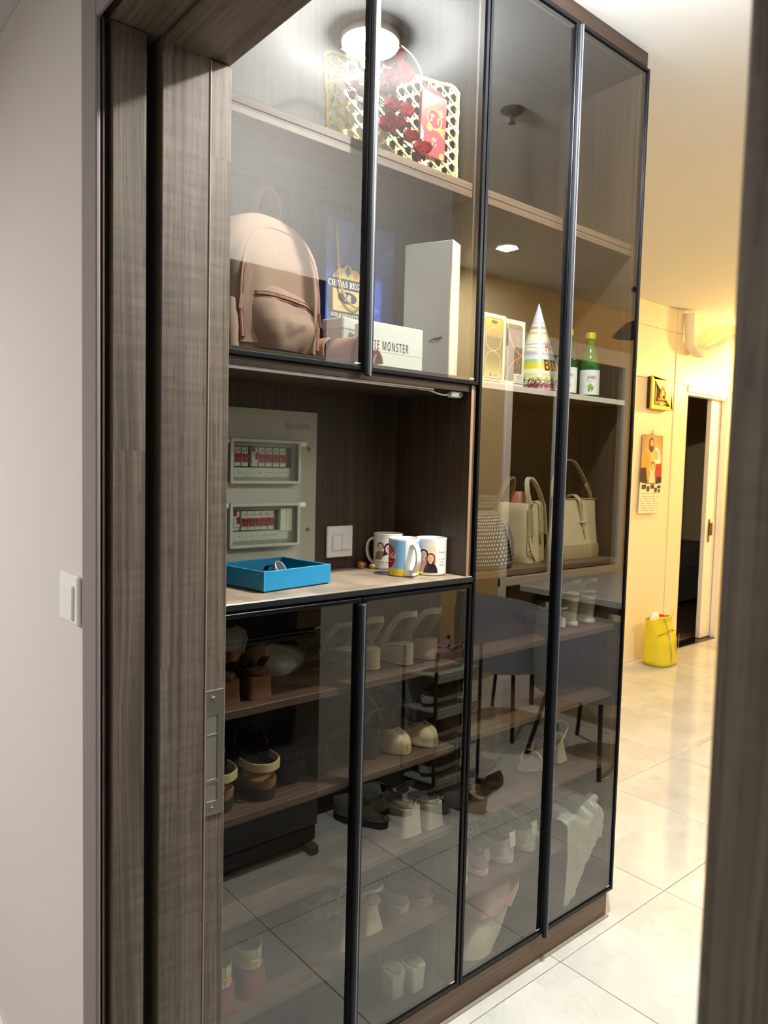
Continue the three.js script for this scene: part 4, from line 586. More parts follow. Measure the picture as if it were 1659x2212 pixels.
// lower left cabinet
shoes(blockSandal(0x80583a, 0x5a3c26), 'block_heel_sandal', null, [['left brown sandal with a block heel, half hidden by the wooden door frame', [0.736, S.l1, -0.06], 0, 0.97], ['right brown sandal with a block heel and ankle strap on the upper left shelf', [0.81, S.l1, -0.056], 0, 0.97]]);
{
  const wrap = (label, pos, turn, lv, k) => { const t = thing('wrapped_shoe', label, 'parcel', pos, turn); part('tissue_wrap', loft(lv, 40, 0.16, k), mat(0xd6d2c4, 0.55, { clearcoat: 0.4 }), t); part('plastic_fold', loft(lv.map((l) => ({ ...l, rx: l.rx * 0.5, rz: l.rz * 0.9, x: (l.x ?? 0) + l.rx * 0.62 })), 30, 0.3, k + 3), mat(0xe4e1d4, 0.12, { transmission: 0.35, thickness: 0 }), t); };
  wrap('crumpled white parcel wrapped in clear plastic above the brown sandals', [0.775, S.l1 + 0.067, -0.17], 0.5, [{ y: 0, rx: 0.03, rz: 0.04 }, { y: 0.02, rx: 0.04, rz: 0.042 }, { y: 0.045, rx: 0.046, rz: 0.045 }, { y: 0.062, rx: 0.04, rz: 0.04 }, { y: 0.074, rx: 0.024, rz: 0.03 }], 101);
  wrap('dim white cloth bundle behind the brown sandals on the same shelf', [0.935, S.l1, -0.205], 0.3, [{ y: 0, rx: 0.05, rz: 0.03, x: 0.01 }, { y: 0.018, rx: 0.07, rz: 0.04, x: 0.008 }, { y: 0.038, rx: 0.078, rz: 0.042 }, { y: 0.056, rx: 0.066, rz: 0.036, x: -0.014 }, { y: 0.07, rx: 0.04, rz: 0.024, x: -0.03 }, { y: 0.078, rx: 0.016, rz: 0.012, x: -0.036 }], 111);
}
shoes(wedge(0xd8c9a2, 0xe0d3b0), 'wedge_sandal', null, [['left cream wedge sandal with slingback strap on the upper right shelf of the shoe cabinet', [1.248, S.l1, -0.07], 0.0, 0.98], ['right cream wedge sandal with slingback strap next to the pink laced rack reflection', [1.332, S.l1, -0.068], 0.0, 0.98], ['cream sandal half hidden behind the middle door frame, left of the wedge pair', [1.152, S.l1, -0.085], 0.06, 0.94]]);
shoes((t) => { const m = mat(0xcfd0c4, 0.08, { transmission: 0.9, thickness: 0 }), b = incline(0.05); part('sole', slab(0.22, 0.074, (s) => b(s) + 0.005, K(0.005)), leather(0xb9b4a0), t); part('heel', block(0.052, 0.026, 0.02, -0.03, 2), m, t); part('sling_strap', sling(0.22, 0.074, 0.35, b(0.35), 0.125, 0.012, 0.006), mat(0xb9b5a4, 0.3), t); part('toe_strap', arch(0.22, 0.076, 0.7, b(0.7), 0.045, 0.03), m, t); }, 'slingback_sandal', null, [['clear slingback sandal left of the middle door handle on the upper shelf', [1.064, S.l1, -0.085], 0.0]]);
shoes(slide, 'leather_clog', null, [['left brown leather clog with a cream heel strap, cut off by the door frame', [0.725, S.l2, -0.055], 0.0], ['right brown leather clog with a cream heel strap beside its twin on the second shelf', [0.826, S.l2, -0.05], -0.02]]);
shoes(pump(0x14120f, 0x15110d, 0.05, { rough: 0.15 }), 'court_shoe', null, [['left glossy black pump beside the brown clogs', [0.912, S.l2, -0.08], 0], ['right glossy black pump beside the brown clogs', [0.993, S.l2, -0.075], 0]]);
shoes(flats(0xcdb887, 0xb9a67e), 'strap_flat', null, [['left beige rounded toe flat shoe with strap on the second shelf right side', [1.234, S.l2, -0.268], Math.PI, 0.9], ['right beige rounded toe flat shoe with strap by the cabinet side panel', [1.324, S.l2, -0.262], Math.PI, 0.9]]);
shoes(pump(0x2c2e2e, 0x2a2a28, 0.055, { rough: 0.2 }), 'court_shoe', null, [['dark grey heeled shoe half hidden behind the middle door frame, left of the beige flats', [1.152, S.l2, -0.078], 0.0]]);
shoes(pump(0xd9d0b4, 0xdcd3b8, 0.07, { tip: 0.036, e: 5, counter: 0.02 }), 'wedge_pump', null, [['left cream pump with a tapered wedge heel on the third shelf', [1.259, S.l3, -0.055], 0.0], ['right cream pump with a tapered wedge heel on the third shelf', [1.337, S.l3, -0.05], 0.0, 0.88]]);
shoes(strapSandal, 'strap_sandal', null, [['left thin strapped sandal on the fourth shelf behind the middle door frame', [1.068, S.l4, -0.05], 0], ['right thin strapped sandal on the fourth shelf close to the middle door frame', [1.15, S.l4, -0.06], 0]]);
shoes(pump(0xa8705f, 0xd6cbb0, 0.02, { tip: 0.03, counter: 0.06 }), 'pink_court_shoe', null, [['left dusty pink shoe with cream sole on the fourth shelf', [1.266, S.l4, -0.08], 0.06, 0.86], ['right dusty pink shoe with cream sole on the fourth shelf', [1.336, S.l4, -0.065], 0.06, 0.86]]);
shoes(pump(0xd0c39c, 0x8e3f40, 0.058, { tip: 0.034, e: 3.4, counter: 0.1, band: true }), 'gold_band_pump', null, [['left cream pump with gold band and red heel at the bottom left corner', [0.724, S.l4, -0.045], 0.0], ['right cream pump with gold band and red heel beside its twin', [0.806, S.l4, -0.058], 0.0]]);
shoes((t) => { const b = incline(0.062, 0.006), m = leather(0xe0d8bf); part('heel', block(0.064, 0.0255, 0.0215, -0.03, 6), m, t); part('insole', slab(0.225, 0.052, (s) => b(s) + 0.005, K(0.007)), leather(0xcdb99a), t); part('heel_rim', block(0.007, 0.0272, 0.0265, -0.03, 2.6).translate(0, 0.0615, 0), m, t); part('toe_strap', arch(0.225, 0.05, 0.7, b(0.7), 0.04, 0.045), m, t); }, 'block_heel_mule', null, [['left white mule with a square block heel on the cabinet floor', [1.236, S.b, -0.06], 0], ['right white mule with a square block heel on the cabinet floor', [1.293, S.b, -0.045], 0]]);
// tall cabinet
shoes(clearSandal, 'clear_heel_sandal', null, [['left sandal with a clear cylinder heel and jewelled strap in the tall cabinet', [1.972, S.r2, -0.082], 0.0], ['right sandal with a clear cylinder heel and jewelled strap near the cabinet edge', [2.056, S.r2, -0.075], 0.0]]);
shoes((t) => { const m = leather(0xd8d3bd); const b = incline(0.03, 0.01); part('sole', slab(0.21, 0.07, (s) => b(s) + 0.004, (s) => b(s) + 0.003), m, t); part('upper', upperGeo(0.21, 0.07, (s) => b(s), K(0.04), (s) => 1.2 * sm((0.7 - s) / 0.1), 0.5, 1), m, t); part('sling_strap', sling(0.21, 0.07, 0.5, b(0.5) + 0.02, 0.09, 0.008, 0.004), m, t); }, 'white_mule', null, [['white mule just right of the tall cabinet handle beside the clear heels', [1.912, S.r2, -0.085], 0, 0.7]]);
shoes(strapSandal, 'strap_sandal', null, [['cream strappy sandal lying sideways with its block heel right of the tall cabinet handle', [1.99, S.r4, -0.13], Math.PI / 2]]);
shoes(pump(0xb98a36, 0x6e5120, 0.022, { metal: true, rough: 0.22, counter: 0.055, tip: 0.03 }), 'gold_pump', null, [['shiny gold low shoe on the fourth shelf of the tall cabinet', [1.532, S.r4, -0.075], 0.1]]);
shoes(sneaker(0xb79a90, 0xe6ddd0, 0xe8e0d8, { line: 0xc08a84, tab: 0xa87f78 }), 'pink_sneaker', null, [['left pale pink sneaker with striped sole next to the niche side panel', [1.459, S.r5, -0.055], 0.0, 0.9], ['right pale pink sneaker with striped sole left of the white sneakers', [1.543, S.r5, -0.052], 0, 0.88]]);
shoes(sneaker(0xded9c6, 0xe6e0cc, 0xeeeadc), 'white_sneaker', null, [['left white sneaker of the pair on the lowest shelf of the tall cabinet', [1.65, S.r5, -0.05], 0.02, 1.03], ['right white sneaker of the pair beside the tall cabinet handle', [1.756, S.r5, -0.054], 0.02, 1.03]]);
{
  const t = thing('plastic_bag', 'crumpled translucent white plastic bag drooping over the lowest shelf front', 'bag', [0, 0, 0]);
  const m = mat(0xd7d8c4, 0.3, { transmission: 0.28, thickness: 0, side: THREE.DoubleSide });
  const rows = []; for (let i = 0; i <= 30; i++) { const u = i / 30, row = []; for (let j = 0; j <= 30; j++) {
    const v = j / 30, x = lerp(1.875, 2.07, u), top = 0.385 - 0.02 * sm((u - 0.8) / 0.2) + 0.02 * Math.sin(u * 9), drop = lerp(0.2, 0.03, sm(u)), k = 0.6;
    let y, z;
    if (v < k) { const q = v / k; y = lerp(S.r5 + 0.03, top, Math.sin(Math.PI * Math.min(1, q * 1.25) * 0.62)) ; z = lerp(-0.23, -0.03, q); y += (fbm(u * 14, v * 10, 133) - 0.48) * 0.045; z += (fbm(u * 16 + 4, v * 9, 135) - 0.5) * 0.02; z = Math.min(z, -0.02); y = Math.max(y, S.r5 + 0.006); }
    else { const q = (v - k) / (1 - k); y = lerp(top * 0.97, S.r5 - drop, q) + (fbm(u * 14, v * 10, 133) - 0.48) * 0.02; z = -0.016 + (fbm(u * 20 + 4, v * 6, 135) - 0.5) * 0.012; z = clamp(z, -0.0235, -0.0085); }
    row.push([x + (fbm(v * 6, u * 9, 131) - 0.5) * 0.02, y, z]);
  } rows.push(row); }
  part('film', grid(rows), m, t);
  part('gathered_end', [loft([{ y: 0, rx: 0.012, rz: 0.012 }, { y: 0.02, rx: 0.02, rz: 0.016 }, { y: 0.05, rx: 0.032, rz: 0.022 }, { y: 0.075, rx: 0.02, rz: 0.02 }], 26, 0.35, 141).rotateZ(-1.0).translate(2.01, 0.36, -0.062), loft([{ y: 0, rx: 0.01, rz: 0.01 }, { y: 0.03, rx: 0.022, rz: 0.016 }, { y: 0.055, rx: 0.012, rz: 0.012 }], 26, 0.4, 143).rotateZ(-1.2).translate(2.02, 0.35, -0.055)], m, t);
}
shoes((t) => { const m = mat(0xc9a9a2, 0.6); part('sole', slab(0.2, 0.07, K(0.018), K(0.0175)), mat(0xded6c8, 0.6), t); part('upper', upperGeo(0.2, 0.07, K(0.016), K(0.05), (s) => 1.1 * sm((0.6 - s) / 0.2), 0.3, 1), m, t); part('insole', slab(0.196, 0.066, K(0.021), K(0.004)), m, t); }, 'house_slipper', null, [['pale pink slipper tip just right of the tall cabinet handle', [1.834, S.r5, -0.062], 0, 0.72]]);
{
  const t = thing('cloth_pouch', 'slumped cream and pink cloth pouch leaning at the bottom of the tall cabinet', 'pouch', [1.512, S.b + 0.0006, -0.085], 0.0);
  const lv = (a, b, r, k) => loft(Array.from({ length: 9 }, (_, i) => { const s = i / 8; return { y: lerp(a, b, s), x: 0.02 + 0.11 * lerp(a, b, s) / 0.17, rx: r * (0.55 + 0.55 * Math.sin(Math.PI * (0.2 + 0.5 * s))), rz: 0.05 - 0.012 * s, e: 2.4 }; }), 40, 0.06, k);
  part('lower_body', lv(0, 0.125, 0.07, 151), mat(0xd8d3b4, 0.7), t);
  part('pink_flap', loft([{ y: 0.105, x: 0.072, rx: 0.074, rz: 0.049, e: 2.4 }, { y: 0.14, x: 0.082, rx: 0.073, rz: 0.046, e: 2.4 }, { y: 0.165, x: 0.1, rx: 0.066, rz: 0.038, e: 2.2 }, { y: 0.18, x: 0.115, rx: 0.05, rz: 0.025, e: 2 }], 40, 0.09, 155), mat(0xc79f90, 0.75), t);
  part('folded_tip', ribbon([[0.1, 0.12, 0.046], [0.145, 0.155, 0.04], [0.166, 0.178, 0.03], [0.178, 0.196, 0.022]], (u) => 0.05 * (1 - u) + 0.004, 0.004, [0.3, 0.5, 0.6]), mat(0xd0a898, 0.75), t);
}
// handbags on the tall cabinet's bag shelf
{
  const y = S.r1, m = leather(0xcbb98c, 0.5), md = leather(0xa8946a, 0.5);
  const t = thing('handbag', 'structured beige box handbag with twin top handles in the tall cabinet', 'bag', [1.765, y, -0.16], 0.3);
  const lv = Array.from({ length: 12 }, (_, i) => { const s = i / 11; return { y: 0.175 * s, rx: (0.078 - 0.012 * s) * (s < 0.02 || s > 0.98 ? 0.93 : 1), rz: 0.066 - 0.01 * s, e: 5 }; });
  part('bag_body', loft(lv, 44, 0.02, 161), m, t);
  for (const s of [-1, 1]) part('piping', tube([[s * 0.03 - 0.06, 0.004, 0.066], [-0.074 + s * 0.0, 0.05, 0.064], [-0.072, 0.1, 0.06], [-0.066, 0.17, 0.055]].map(([x, yy, z]) => [x * (s > 0 ? 1 : -1), yy, z + 0.001]), 0.0022, 30, 6), md, t);
  for (const s of [-1, 1]) { const h = part('handle', ribbon([[-0.05, 0.08, s * 0.062], [-0.051, 0.16, s * 0.055], [-0.044, 0.212, s * 0.04], [-0.02, 0.245, s * 0.03], [0.012, 0.248, s * 0.03], [0.04, 0.218, s * 0.04], [0.05, 0.165, s * 0.055], [0.05, 0.08, s * 0.062]], 0.013, 0.006, [0, 0, 1], 50), leather(0xb9aa84, 0.45), t); part('handle_ring', [T(new THREE.TorusGeometry(0.006, 0.0014, 6, 16), 0.05, 0.172, s * 0.06), T(new THREE.TorusGeometry(0.006, 0.0014, 6, 16), -0.051, 0.172, s * 0.06)], mGold, h); }
  part('lining', loft([{ y: 0.165, rx: 0.05, rz: 0.03 }, { y: 0.19, rx: 0.045, rz: 0.03 }, { y: 0.208, rx: 0.03, rz: 0.02 }], 30, 0.2, 165), leather(0x96583a, 0.6), t);
  const st = part('front_strap', ribbon([[0.012, 0.176, 0.02], [0.014, 0.178, 0.055], [0.02, 0.13, 0.0615], [0.022, 0.085, 0.064]], 0.028, 0.003, [1, 0, 0]), m, t);
  part('buckle', [T(cbox(0.022, 0.01, 0.004, 0.001), 0.014, 0.082, 0.066, 0, 0, 0.4), T(cbox(0.01, 0.03, 0.004, 0.001), 0.012, 0.066, 0.066, 0, 0, 0.3)], md, st);
  part('stud', [T(sph(0.0035), -0.062, 0.03, 0.066), T(sph(0.003), -0.07, 0.036, 0.062)], mSteel, t);
}
{
  const y = S.r1, m = leather(0xc4b084, 0.5), md = leather(0xa58e64, 0.5);
  const t = thing('tote_bag', 'flat beige tote bag with looped tab and shoulder strap, right on the bag shelf', 'bag', [1.991, y, -0.125], -0.02);
  part('bag_body', loft(Array.from({ length: 9 }, (_, i) => { const s = i / 8; return { y: 0.185 * s, rx: 0.1 - 0.004 * Math.sin(Math.PI * s), rz: (0.042 - 0.028 * s) * (i === 0 ? 0.9 : 1), e: 6 }; }), 44, 0.015, 171), m, t);
  part('bottom_panel', loft([{ y: -0.0005, rx: 0.1005, rz: 0.041, e: 6 }, { y: 0.02, rx: 0.1015, rz: 0.0425, e: 6 }, { y: 0.042, rx: 0.101, rz: 0.0375, e: 6 }], 44), md, t);
  part('top_edge', tube([[-0.1, 0.184, 0.014], [0, 0.186, 0.0155], [0.1, 0.184, 0.014]], 0.0018, 20, 6), md, t);
  const tab = part('closing_tab', ribbon([[-0.02, 0.19, -0.012], [-0.012, 0.198, 0.004], [0.0, 0.182, 0.02], [0.008, 0.14, 0.024], [0.012, 0.1, 0.0295], [0.02, 0.06, 0.034]], (u) => 0.017 - 0.011 * sm((u - 0.5) / 0.3), 0.0025, [1, 0, 0.1], 40), md, t);
  part('tab_loop', T(cbox(0.03, 0.006, 0.004, 0.001), 0.012, 0.112, 0.0295), m, tab);
  const ss = part('shoulder_strap', ribbon([[0.088, 0.185, 0.0], [0.07, 0.215, 0.002], [0.035, 0.262, 0], [-0.01, 0.305, -0.005], [-0.055, 0.3, -0.01], [-0.095, 0.245, -0.01], [-0.105, 0.19, -0.004]], 0.012, 0.0028, [0, 0.2, 1], 50), md, t);
  part('strap_buckle', T(cbox(0.013, 0.045, 0.005, 0.0012), 0.066, 0.215, 0.004, 0, 0, 0.75), leather(0x8c7a58), ss);
}
{
  const y = S.r1;
  const t = thing('fabric_bag', 'grey fabric bag patterned with pale diamond dots at the left of the bag shelf', 'bag', [1.538, y, -0.125], 0.1);
  const tex = canvasTex(1024, 640, (g, w, h) => { g.fillStyle = '#2f2e2a'; g.fillRect(0, 0, w, h); g.fillStyle = '#b9b6a4'; for (let i = 0; i < 72; i++) for (let j = 0; j < 34; j++) { const x = (i + (j % 2) / 2) * w / 72, yy = (j + 0.5) * h / 34; g.beginPath(); g.moveTo(x, yy - 7); g.lineTo(x + 4.4, yy); g.lineTo(x, yy + 7); g.lineTo(x - 4.4, yy); g.fill(); } }); tex.wrapS = THREE.RepeatWrapping;
  const bm = mat(0xffffff, 0.8, { map: tex });
  part('bag_body', loft([{ y: 0.001, rx: 0.098, rz: 0.08, e: 3 }, { y: 0.01, rx: 0.104, rz: 0.088, e: 3 }, { y: 0.06, rx: 0.1, rz: 0.08, e: 2.8 }, { y: 0.11, rx: 0.088, rz: 0.066, e: 2.6 }, { y: 0.15, rx: 0.068, rz: 0.05, e: 2.2 }, { y: 0.165, rx: 0.052, rz: 0.038, e: 2 }, { y: 0.18, rx: 0.058, rz: 0.042, e: 2 }, { y: 0.2, rx: 0.064, rz: 0.046, e: 2 }], 60, 0.05, 181, true), bm, t);
  part('tie_band', tube(Array.from({ length: 20 }, (_, i) => { const a = i / 20 * 6.283; return [Math.cos(a) * 0.055, 0.166, Math.sin(a) * 0.041]; }), 0.004, 50, 6, true), mat(0x26251f, 0.8), t);
  part('cloth_label', ribbon([[0.05, 0.125, 0.066], [0.055, 0.09, 0.079], [0.058, 0.03, 0.087]], 0.028, 0.0015, [1, 0, -0.4]), mat(0x6c6a68, 0.6), t);
}
{
  const mk = (label, pos, turn, lv, k, c) => { const t = thing('paper_packet', label, 'packet', pos, turn); part('paper_wrap', loft(lv, 34, 0.1, k), mat(c, 0.6), t); part('folded_top', loft([{ y: lv.at(-1).y - 0.002, rx: lv.at(-1).rx, rz: lv.at(-1).rz, x: lv.at(-1).x }, { y: lv.at(-1).y + 0.02, rx: lv.at(-1).rx * 0.7, rz: 0.006, x: (lv.at(-1).x ?? 0) - 0.006 }], 24, 0.1, k + 1), mat(c, 0.6), t); };
  mk('tall pointed white paper packet behind the dotted grey bag', [1.54, S.r1, -0.272], 0.1, [{ y: 0, rx: 0.042, rz: 0.03, e: 3 }, { y: 0.2, rx: 0.046, rz: 0.03, e: 3 }, { y: 0.27, rx: 0.036, rz: 0.024, e: 2.4 }, { y: 0.325, rx: 0.02, rz: 0.01, e: 2 }], 191, 0xd3cbb0);
  mk('shorter white paper packet between the dotted bag and the box handbag', [1.64, S.r1, -0.28], -0.2, [{ y: 0, rx: 0.03, rz: 0.022, e: 3 }, { y: 0.2, rx: 0.032, rz: 0.024, e: 3 }, { y: 0.25, rx: 0.028, rz: 0.018, e: 2.6 }], 195, 0xcfc6aa);
}
// shelf with boxes, hat and bottles
{
  const box = (label, pos, w, h, tex, turn) => { const t = thing('phone_box', label, 'box', pos, turn); part('carton', T(cbox(w, h, 0.028, 0.0008), 0, h / 2, -0.014), mat(0xe9e1c6, 0.4), t); part('lid_seam', T(cbox(w + 0.0006, 0.001, 0.0286, 0.0002), 0, h * 0.9, -0.014), mat(0xbfb796, 0.5), t); sheet('printed_front', t, w - 0.001, h - 0.001, tex, [0, h / 2, 0.0004], [0, 0, 0], 0.3); return t; };
  const rr = (g, x, y, w, h, r) => { g.beginPath(); g.roundRect(x, y, w, h, r); };
  box('slim phone carton printed with a golden glowing phone screen', [1.511, S.r0, -0.058], 0.086, 0.186, canvasTex(430, 930, (g, w, h) => {
    g.fillStyle = '#ece3c6'; g.fillRect(0, 0, w, h); g.save(); rr(g, 14, 54, 366, 800, 56); g.clip(); const q = g.createLinearGradient(0, 54, 0, 854); q.addColorStop(0, '#f0c53a'); q.addColorStop(0.18, '#e0a24e'); q.addColorStop(0.3, '#b9835a'); q.addColorStop(0.33, '#7c6c52'); q.addColorStop(0.66, '#86784f'); q.addColorStop(0.8, '#b09a62'); q.addColorStop(1, '#e6d49a'); g.fillStyle = q; g.fillRect(0, 0, w, h); g.strokeStyle = '#ecc79a'; g.lineWidth = 9; for (const [cx, cy] of [[190, 330], [190, 640]]) { g.beginPath(); g.arc(cx, cy, 152, 0, 7); g.stroke(); } g.restore(); g.strokeStyle = '#564a34'; g.lineWidth = 8; rr(g, 14, 54, 366, 800, 56); g.stroke();
    g.fillStyle = '#3a2f20'; rr(g, 140, 84, 116, 42, 21); g.fill(); g.fillStyle = '#3c3428'; g.beginPath(); g.ellipse(150, 806, 18, 20, 0, 0, 7); g.fill(); g.beginPath(); g.ellipse(160, 780, 4, 8, 0.6, 0, 7); g.fill(); g.fillStyle = '#ece3c6'; g.beginPath(); g.arc(171, 803, 7, 0, 7); g.fill(); g.fillStyle = '#6b6048'; g.fillRect(196, 792, 90, 5); g.fillRect(196, 812, 70, 5); g.fillRect(14, 884, 330, 9);
  }), 0);
  box('slim phone carton printed with a bronze phone and thin copper rings', [1.612, S.r0, -0.072], 0.082, 0.186, canvasTex(430, 930, (g, w, h) => {
    g.fillStyle = '#ece3c6'; g.fillRect(0, 0, w, h); g.save(); rr(g, -40, 60, 420, 780, 60); g.clip(); const q = g.createLinearGradient(0, 0, 0, h); q.addColorStop(0, '#8d7a68'); q.addColorStop(0.45, '#8a6f58'); q.addColorStop(1, '#7b6a45'); g.fillStyle = q; g.fillRect(0, 0, w, h); g.strokeStyle = '#efb793'; g.lineWidth = 13; g.beginPath(); g.arc(520, 20, 480, 1.8, 3.1); g.stroke(); g.lineWidth = 8; g.beginPath(); g.arc(-260, 420, 560, 5.9, 6.75); g.stroke(); g.beginPath(); g.arc(430, 880, 390, 3.1, 4.5); g.stroke(); g.beginPath(); g.arc(0, 560, 330, 0.1, 1.6); g.stroke(); g.restore();
    g.fillStyle = '#efe7cc'; g.fillRect(205, 730, 225, 150); g.fillStyle = '#5c5340'; for (let i = 0; i < 5; i++) g.fillRect(262, 748 + i * 15, 140, 4); g.fillRect(205, 860, 225, 10); g.fillRect(215, 835, 200, 4);
  }), 0);
}
{
  const t = thing('party_hat', 'striped paper cone party hat with tinsel trim beside the phone boxes', 'hat', [1.815, S.r0, -0.13]);
  t.position.set(1.79, S.r0, -0.135);
  const tex = canvasTex(1024, 512, (g, w, h) => { const st = [[0, '#cfcfe2'], [0.22, '#b8b4d8'], [0.235, '#e4e3a8'], [0.27, '#9d98c4'], [0.3, '#ece6b6'], [0.33, '#c9b88c'], [0.36, '#e8e2bc'], [0.43, '#d9d8c0'], [0.47, '#6c6a86'], [0.478, '#d2d6e2'], [0.51, '#6c6a86'], [0.517, '#eee6ae'], [0.56, '#c8bcd4'], [0.6, '#e0e2c4'], [0.65, '#a9c29a'], [0.69, '#dccb2e'], [0.76, '#ece7ae'], [0.81, '#cfd2b4'], [0.85, '#ece072'], [0.885, '#8d8fa8'], [0.895, '#efece4'], [0.935, '#d68fa8']]; st.forEach(([a, c], i) => { g.fillStyle = c; g.fillRect(0, a * h, w, ((st[i + 1]?.[0] ?? 1) - a) * h + 1); }); g.fillStyle = '#7a1f1c'; g.font = 'bold 92px sans-serif'; g.save(); g.translate(380, 400); g.fillText('BIRTHDAY', 0, 0); g.font = 'bold 84px sans-serif'; g.fillText('HAPPY', 30, -112); g.restore(); });
  const cone = new THREE.CylinderGeometry(0.0008, 0.083, 0.262, 56, 12, true); part('paper_cone', T(cone, 0, 0.137, 0, 0, CA + 0.95 - Math.PI, 0), mat(0xffffff, 0.28, { map: tex }), t);
  const ts = []; for (let i = 0; i < 420; i++) { const a = rnd() * 6.283, r = 0.082 + rnd() * 0.004, y = 0.016 + rnd() * 0.02; ts.push(T(cbox(0.0011, 0.012 + rnd() * 0.012, 0.0005, 0.0001), Math.sin(a) * r, y, Math.cos(a) * r, (rnd() - 0.3) * 1.4, a, (rnd() - 0.5) * 1.8)); }
  const r1 = part('tinsel', ts.slice(0, 210), mat(0xb5781c, 0.2, { metalness: 0.9 }), t), r2 = part('tinsel', ts.slice(210), mat(0xa03a2a, 0.2, { metalness: 0.9 }), t);
  r1.userData.kind = r2.userData.kind = 'stuff';
}
{
  const bottle = (name, label, x, z, glass, cap, draw) => {
    const t = thing(name, label, 'bottle', [x, S.r0, z]);
    part('bottle_glass', lathe([[0, 0.003], [0.028, 0], [0.0315, 0.003], [0.0325, 0.01], [0.0325, 0.105], [0.031, 0.122], [0.024, 0.142], [0.0165, 0.158], [0.0135, 0.175], [0.0132, 0.196], [0.0145, 0.199], [0.0145, 0.205], [0.011, 0.206]], 40), mat(glass, 0.05, { transmission: 0.75, thickness: 0, ior: 1.5 }), t);
    part('cap', [lathe([[0.0155, 0.194], [0.0158, 0.196], [0.0158, 0.212], [0.0145, 0.214], [0, 0.214]], 30), ...Array.from({ length: 16 }, (_, i) => T(cbox(0.0012, 0.014, 0.0012, 0.0003), Math.cos(i * 0.3927) * 0.0158, 0.204, Math.sin(i * 0.3927) * 0.0158))], mat(cap, 0.35, { metalness: 0.5 }), t);
    const g = new THREE.CylinderGeometry(0.0329, 0.0329, 0.078, 32, 1, true, CA - 1.35, 2.5); part('printed_label', g, printMat(canvasTex(512, 320, draw), 0.4), t, [0, 0.055, 0]);
  };
  const soju = (g, w, h) => { g.fillStyle = '#efede2'; g.fillRect(0, 0, w, h); g.fillStyle = '#3c3a30'; g.font = 'bold 58px serif'; g.fillText('JINRO', 190, 118); g.font = '22px sans-serif'; g.fillText('green grape', 196, 152); g.font = 'bold 60px serif'; g.fillText('之', 350, 112); for (let i = 0; i < 16; i++) { g.fillStyle = ['#8fae4c', '#b4c46a', '#5f7a2c'][i % 3]; g.beginPath(); g.arc(262 + Math.cos(i * 2.4) * (10 + i * 3.2), 232 + Math.sin(i * 2.4) * (6 + i * 2.2), 20, 0, 7); g.fill(); } g.fillStyle = '#f6f4ea'; g.beginPath(); g.arc(262, 262, 16, 0, 7); g.fill(); };
  bottle('glass_bottle', 'green glass bottle with yellow cap and a grape printed label at the right', 2.045, -0.125, 0x49b040, 0xc9c23a, soju);
  bottle('glass_bottle', 'green glass bottle with yellow cap partly hidden by the tall cabinet handle', 1.945, -0.14, 0x3f7d3a, 0xc9c23a, soju);
  bottle('glass_bottle', 'clear glass bottle with a pale red label on the neck behind the party hat', 1.925, -0.235, 0xb8b49a, 0xd8c8b0, (g, w, h) => { g.fillStyle = '#efe6d8'; g.fillRect(0, 0, w, h); g.fillStyle = '#9c2f28'; g.font = 'bold 120px sans-serif'; g.fillText('RE', 200, 200); });
}
// ------------------------------------------------------------------ things across the corridor, seen mirrored in the glass
{
  const t = thing('refrigerator', 'tall black glass refrigerator in the recess, mirrored in the left doors', 'refrigerator', [1.297, 0, 0.933]);
  const g = mat(0x07080a, 0.06, { clearcoat: 1, clearcoatRoughness: 0.03 }), w = 0.6;
  part('body', lim(-w / 2 + 0.004, w / 2 - 0.004, 0.03, 2.12, 0.03, 0.66, 0.004), mat(0x1a1b1d, 0.5), t);
  const d = part('door', lim(-w / 2, w / 2, 0.86, 2.128, 0, 0.028, 0.003), g, t), d2 = part('door', lim(-w / 2, w / 2, 0.1, 0.852, 0, 0.028, 0.003), g, t);
  part('kick_panel', lim(-w / 2, w / 2, 0.035, 0.094, 0.012, 0.03, 0.003), mat(0x35383b, 0.5), t);
  part('door_handle', lim(-w / 2 + 0.01, -w / 2 + 0.025, 0.95, 1.7, -0.02, -0.002, 0.005), mat(0x2a2c30, 0.3, { metalness: 0.8 }), d); part('door_handle', lim(-w / 2 + 0.02, w / 2 - 0.02, 0.83, 0.842, -0.02, -0.002, 0.005), mat(0x2a2c30, 0.3, { metalness: 0.8 }), d2);
  for (const s of [-1, 1]) part('foot', [lim(s * 0.27 - 0.02, s * 0.27 + 0.02, 0, 0.035, -0.03, 0.06, 0.006), lim(s * 0.27 - 0.01, s * 0.27 + 0.01, 0.03, 0.05, 0.01, 0.06, 0.003)], mat(0x4b4640, 0.6), t);
}
{ // slim rack with shoes by the wall end
  const t = thing('shoe_rack', 'slim black shoe rack with angled pale tiers by the wall end, mirrored at the divider', 'rack', [2.375, 0, 1.062], 0);
  for (const s of [-1, 1]) for (const q of [-1, 1]) part('upright', T(cyl(0.008, 0.008, 0.66, 10), s * 0.142, 0.33, q * 0.105), mBlack, t);
  [0.06, 0.22, 0.38, 0.54].forEach((y) => { part('tier', [T(cbox(0.275, 0.012, 0.2, 0.003), 0, y, 0, 0.12), T(cbox(0.26, 0.03, 0.006, 0.002), 0, y - 0.008, -0.1)], mat(0x9a9d98, 0.5), t); });
}
shoes(sneaker(0x8e6e70, 0xa8a8a2, 0xc79a9c), 'laced_sneaker', null, [['dusty pink laced sneaker on the top tier of the slim rack, in the reflection', [2.5, 0.565, 1.06], Math.PI / 2]]);
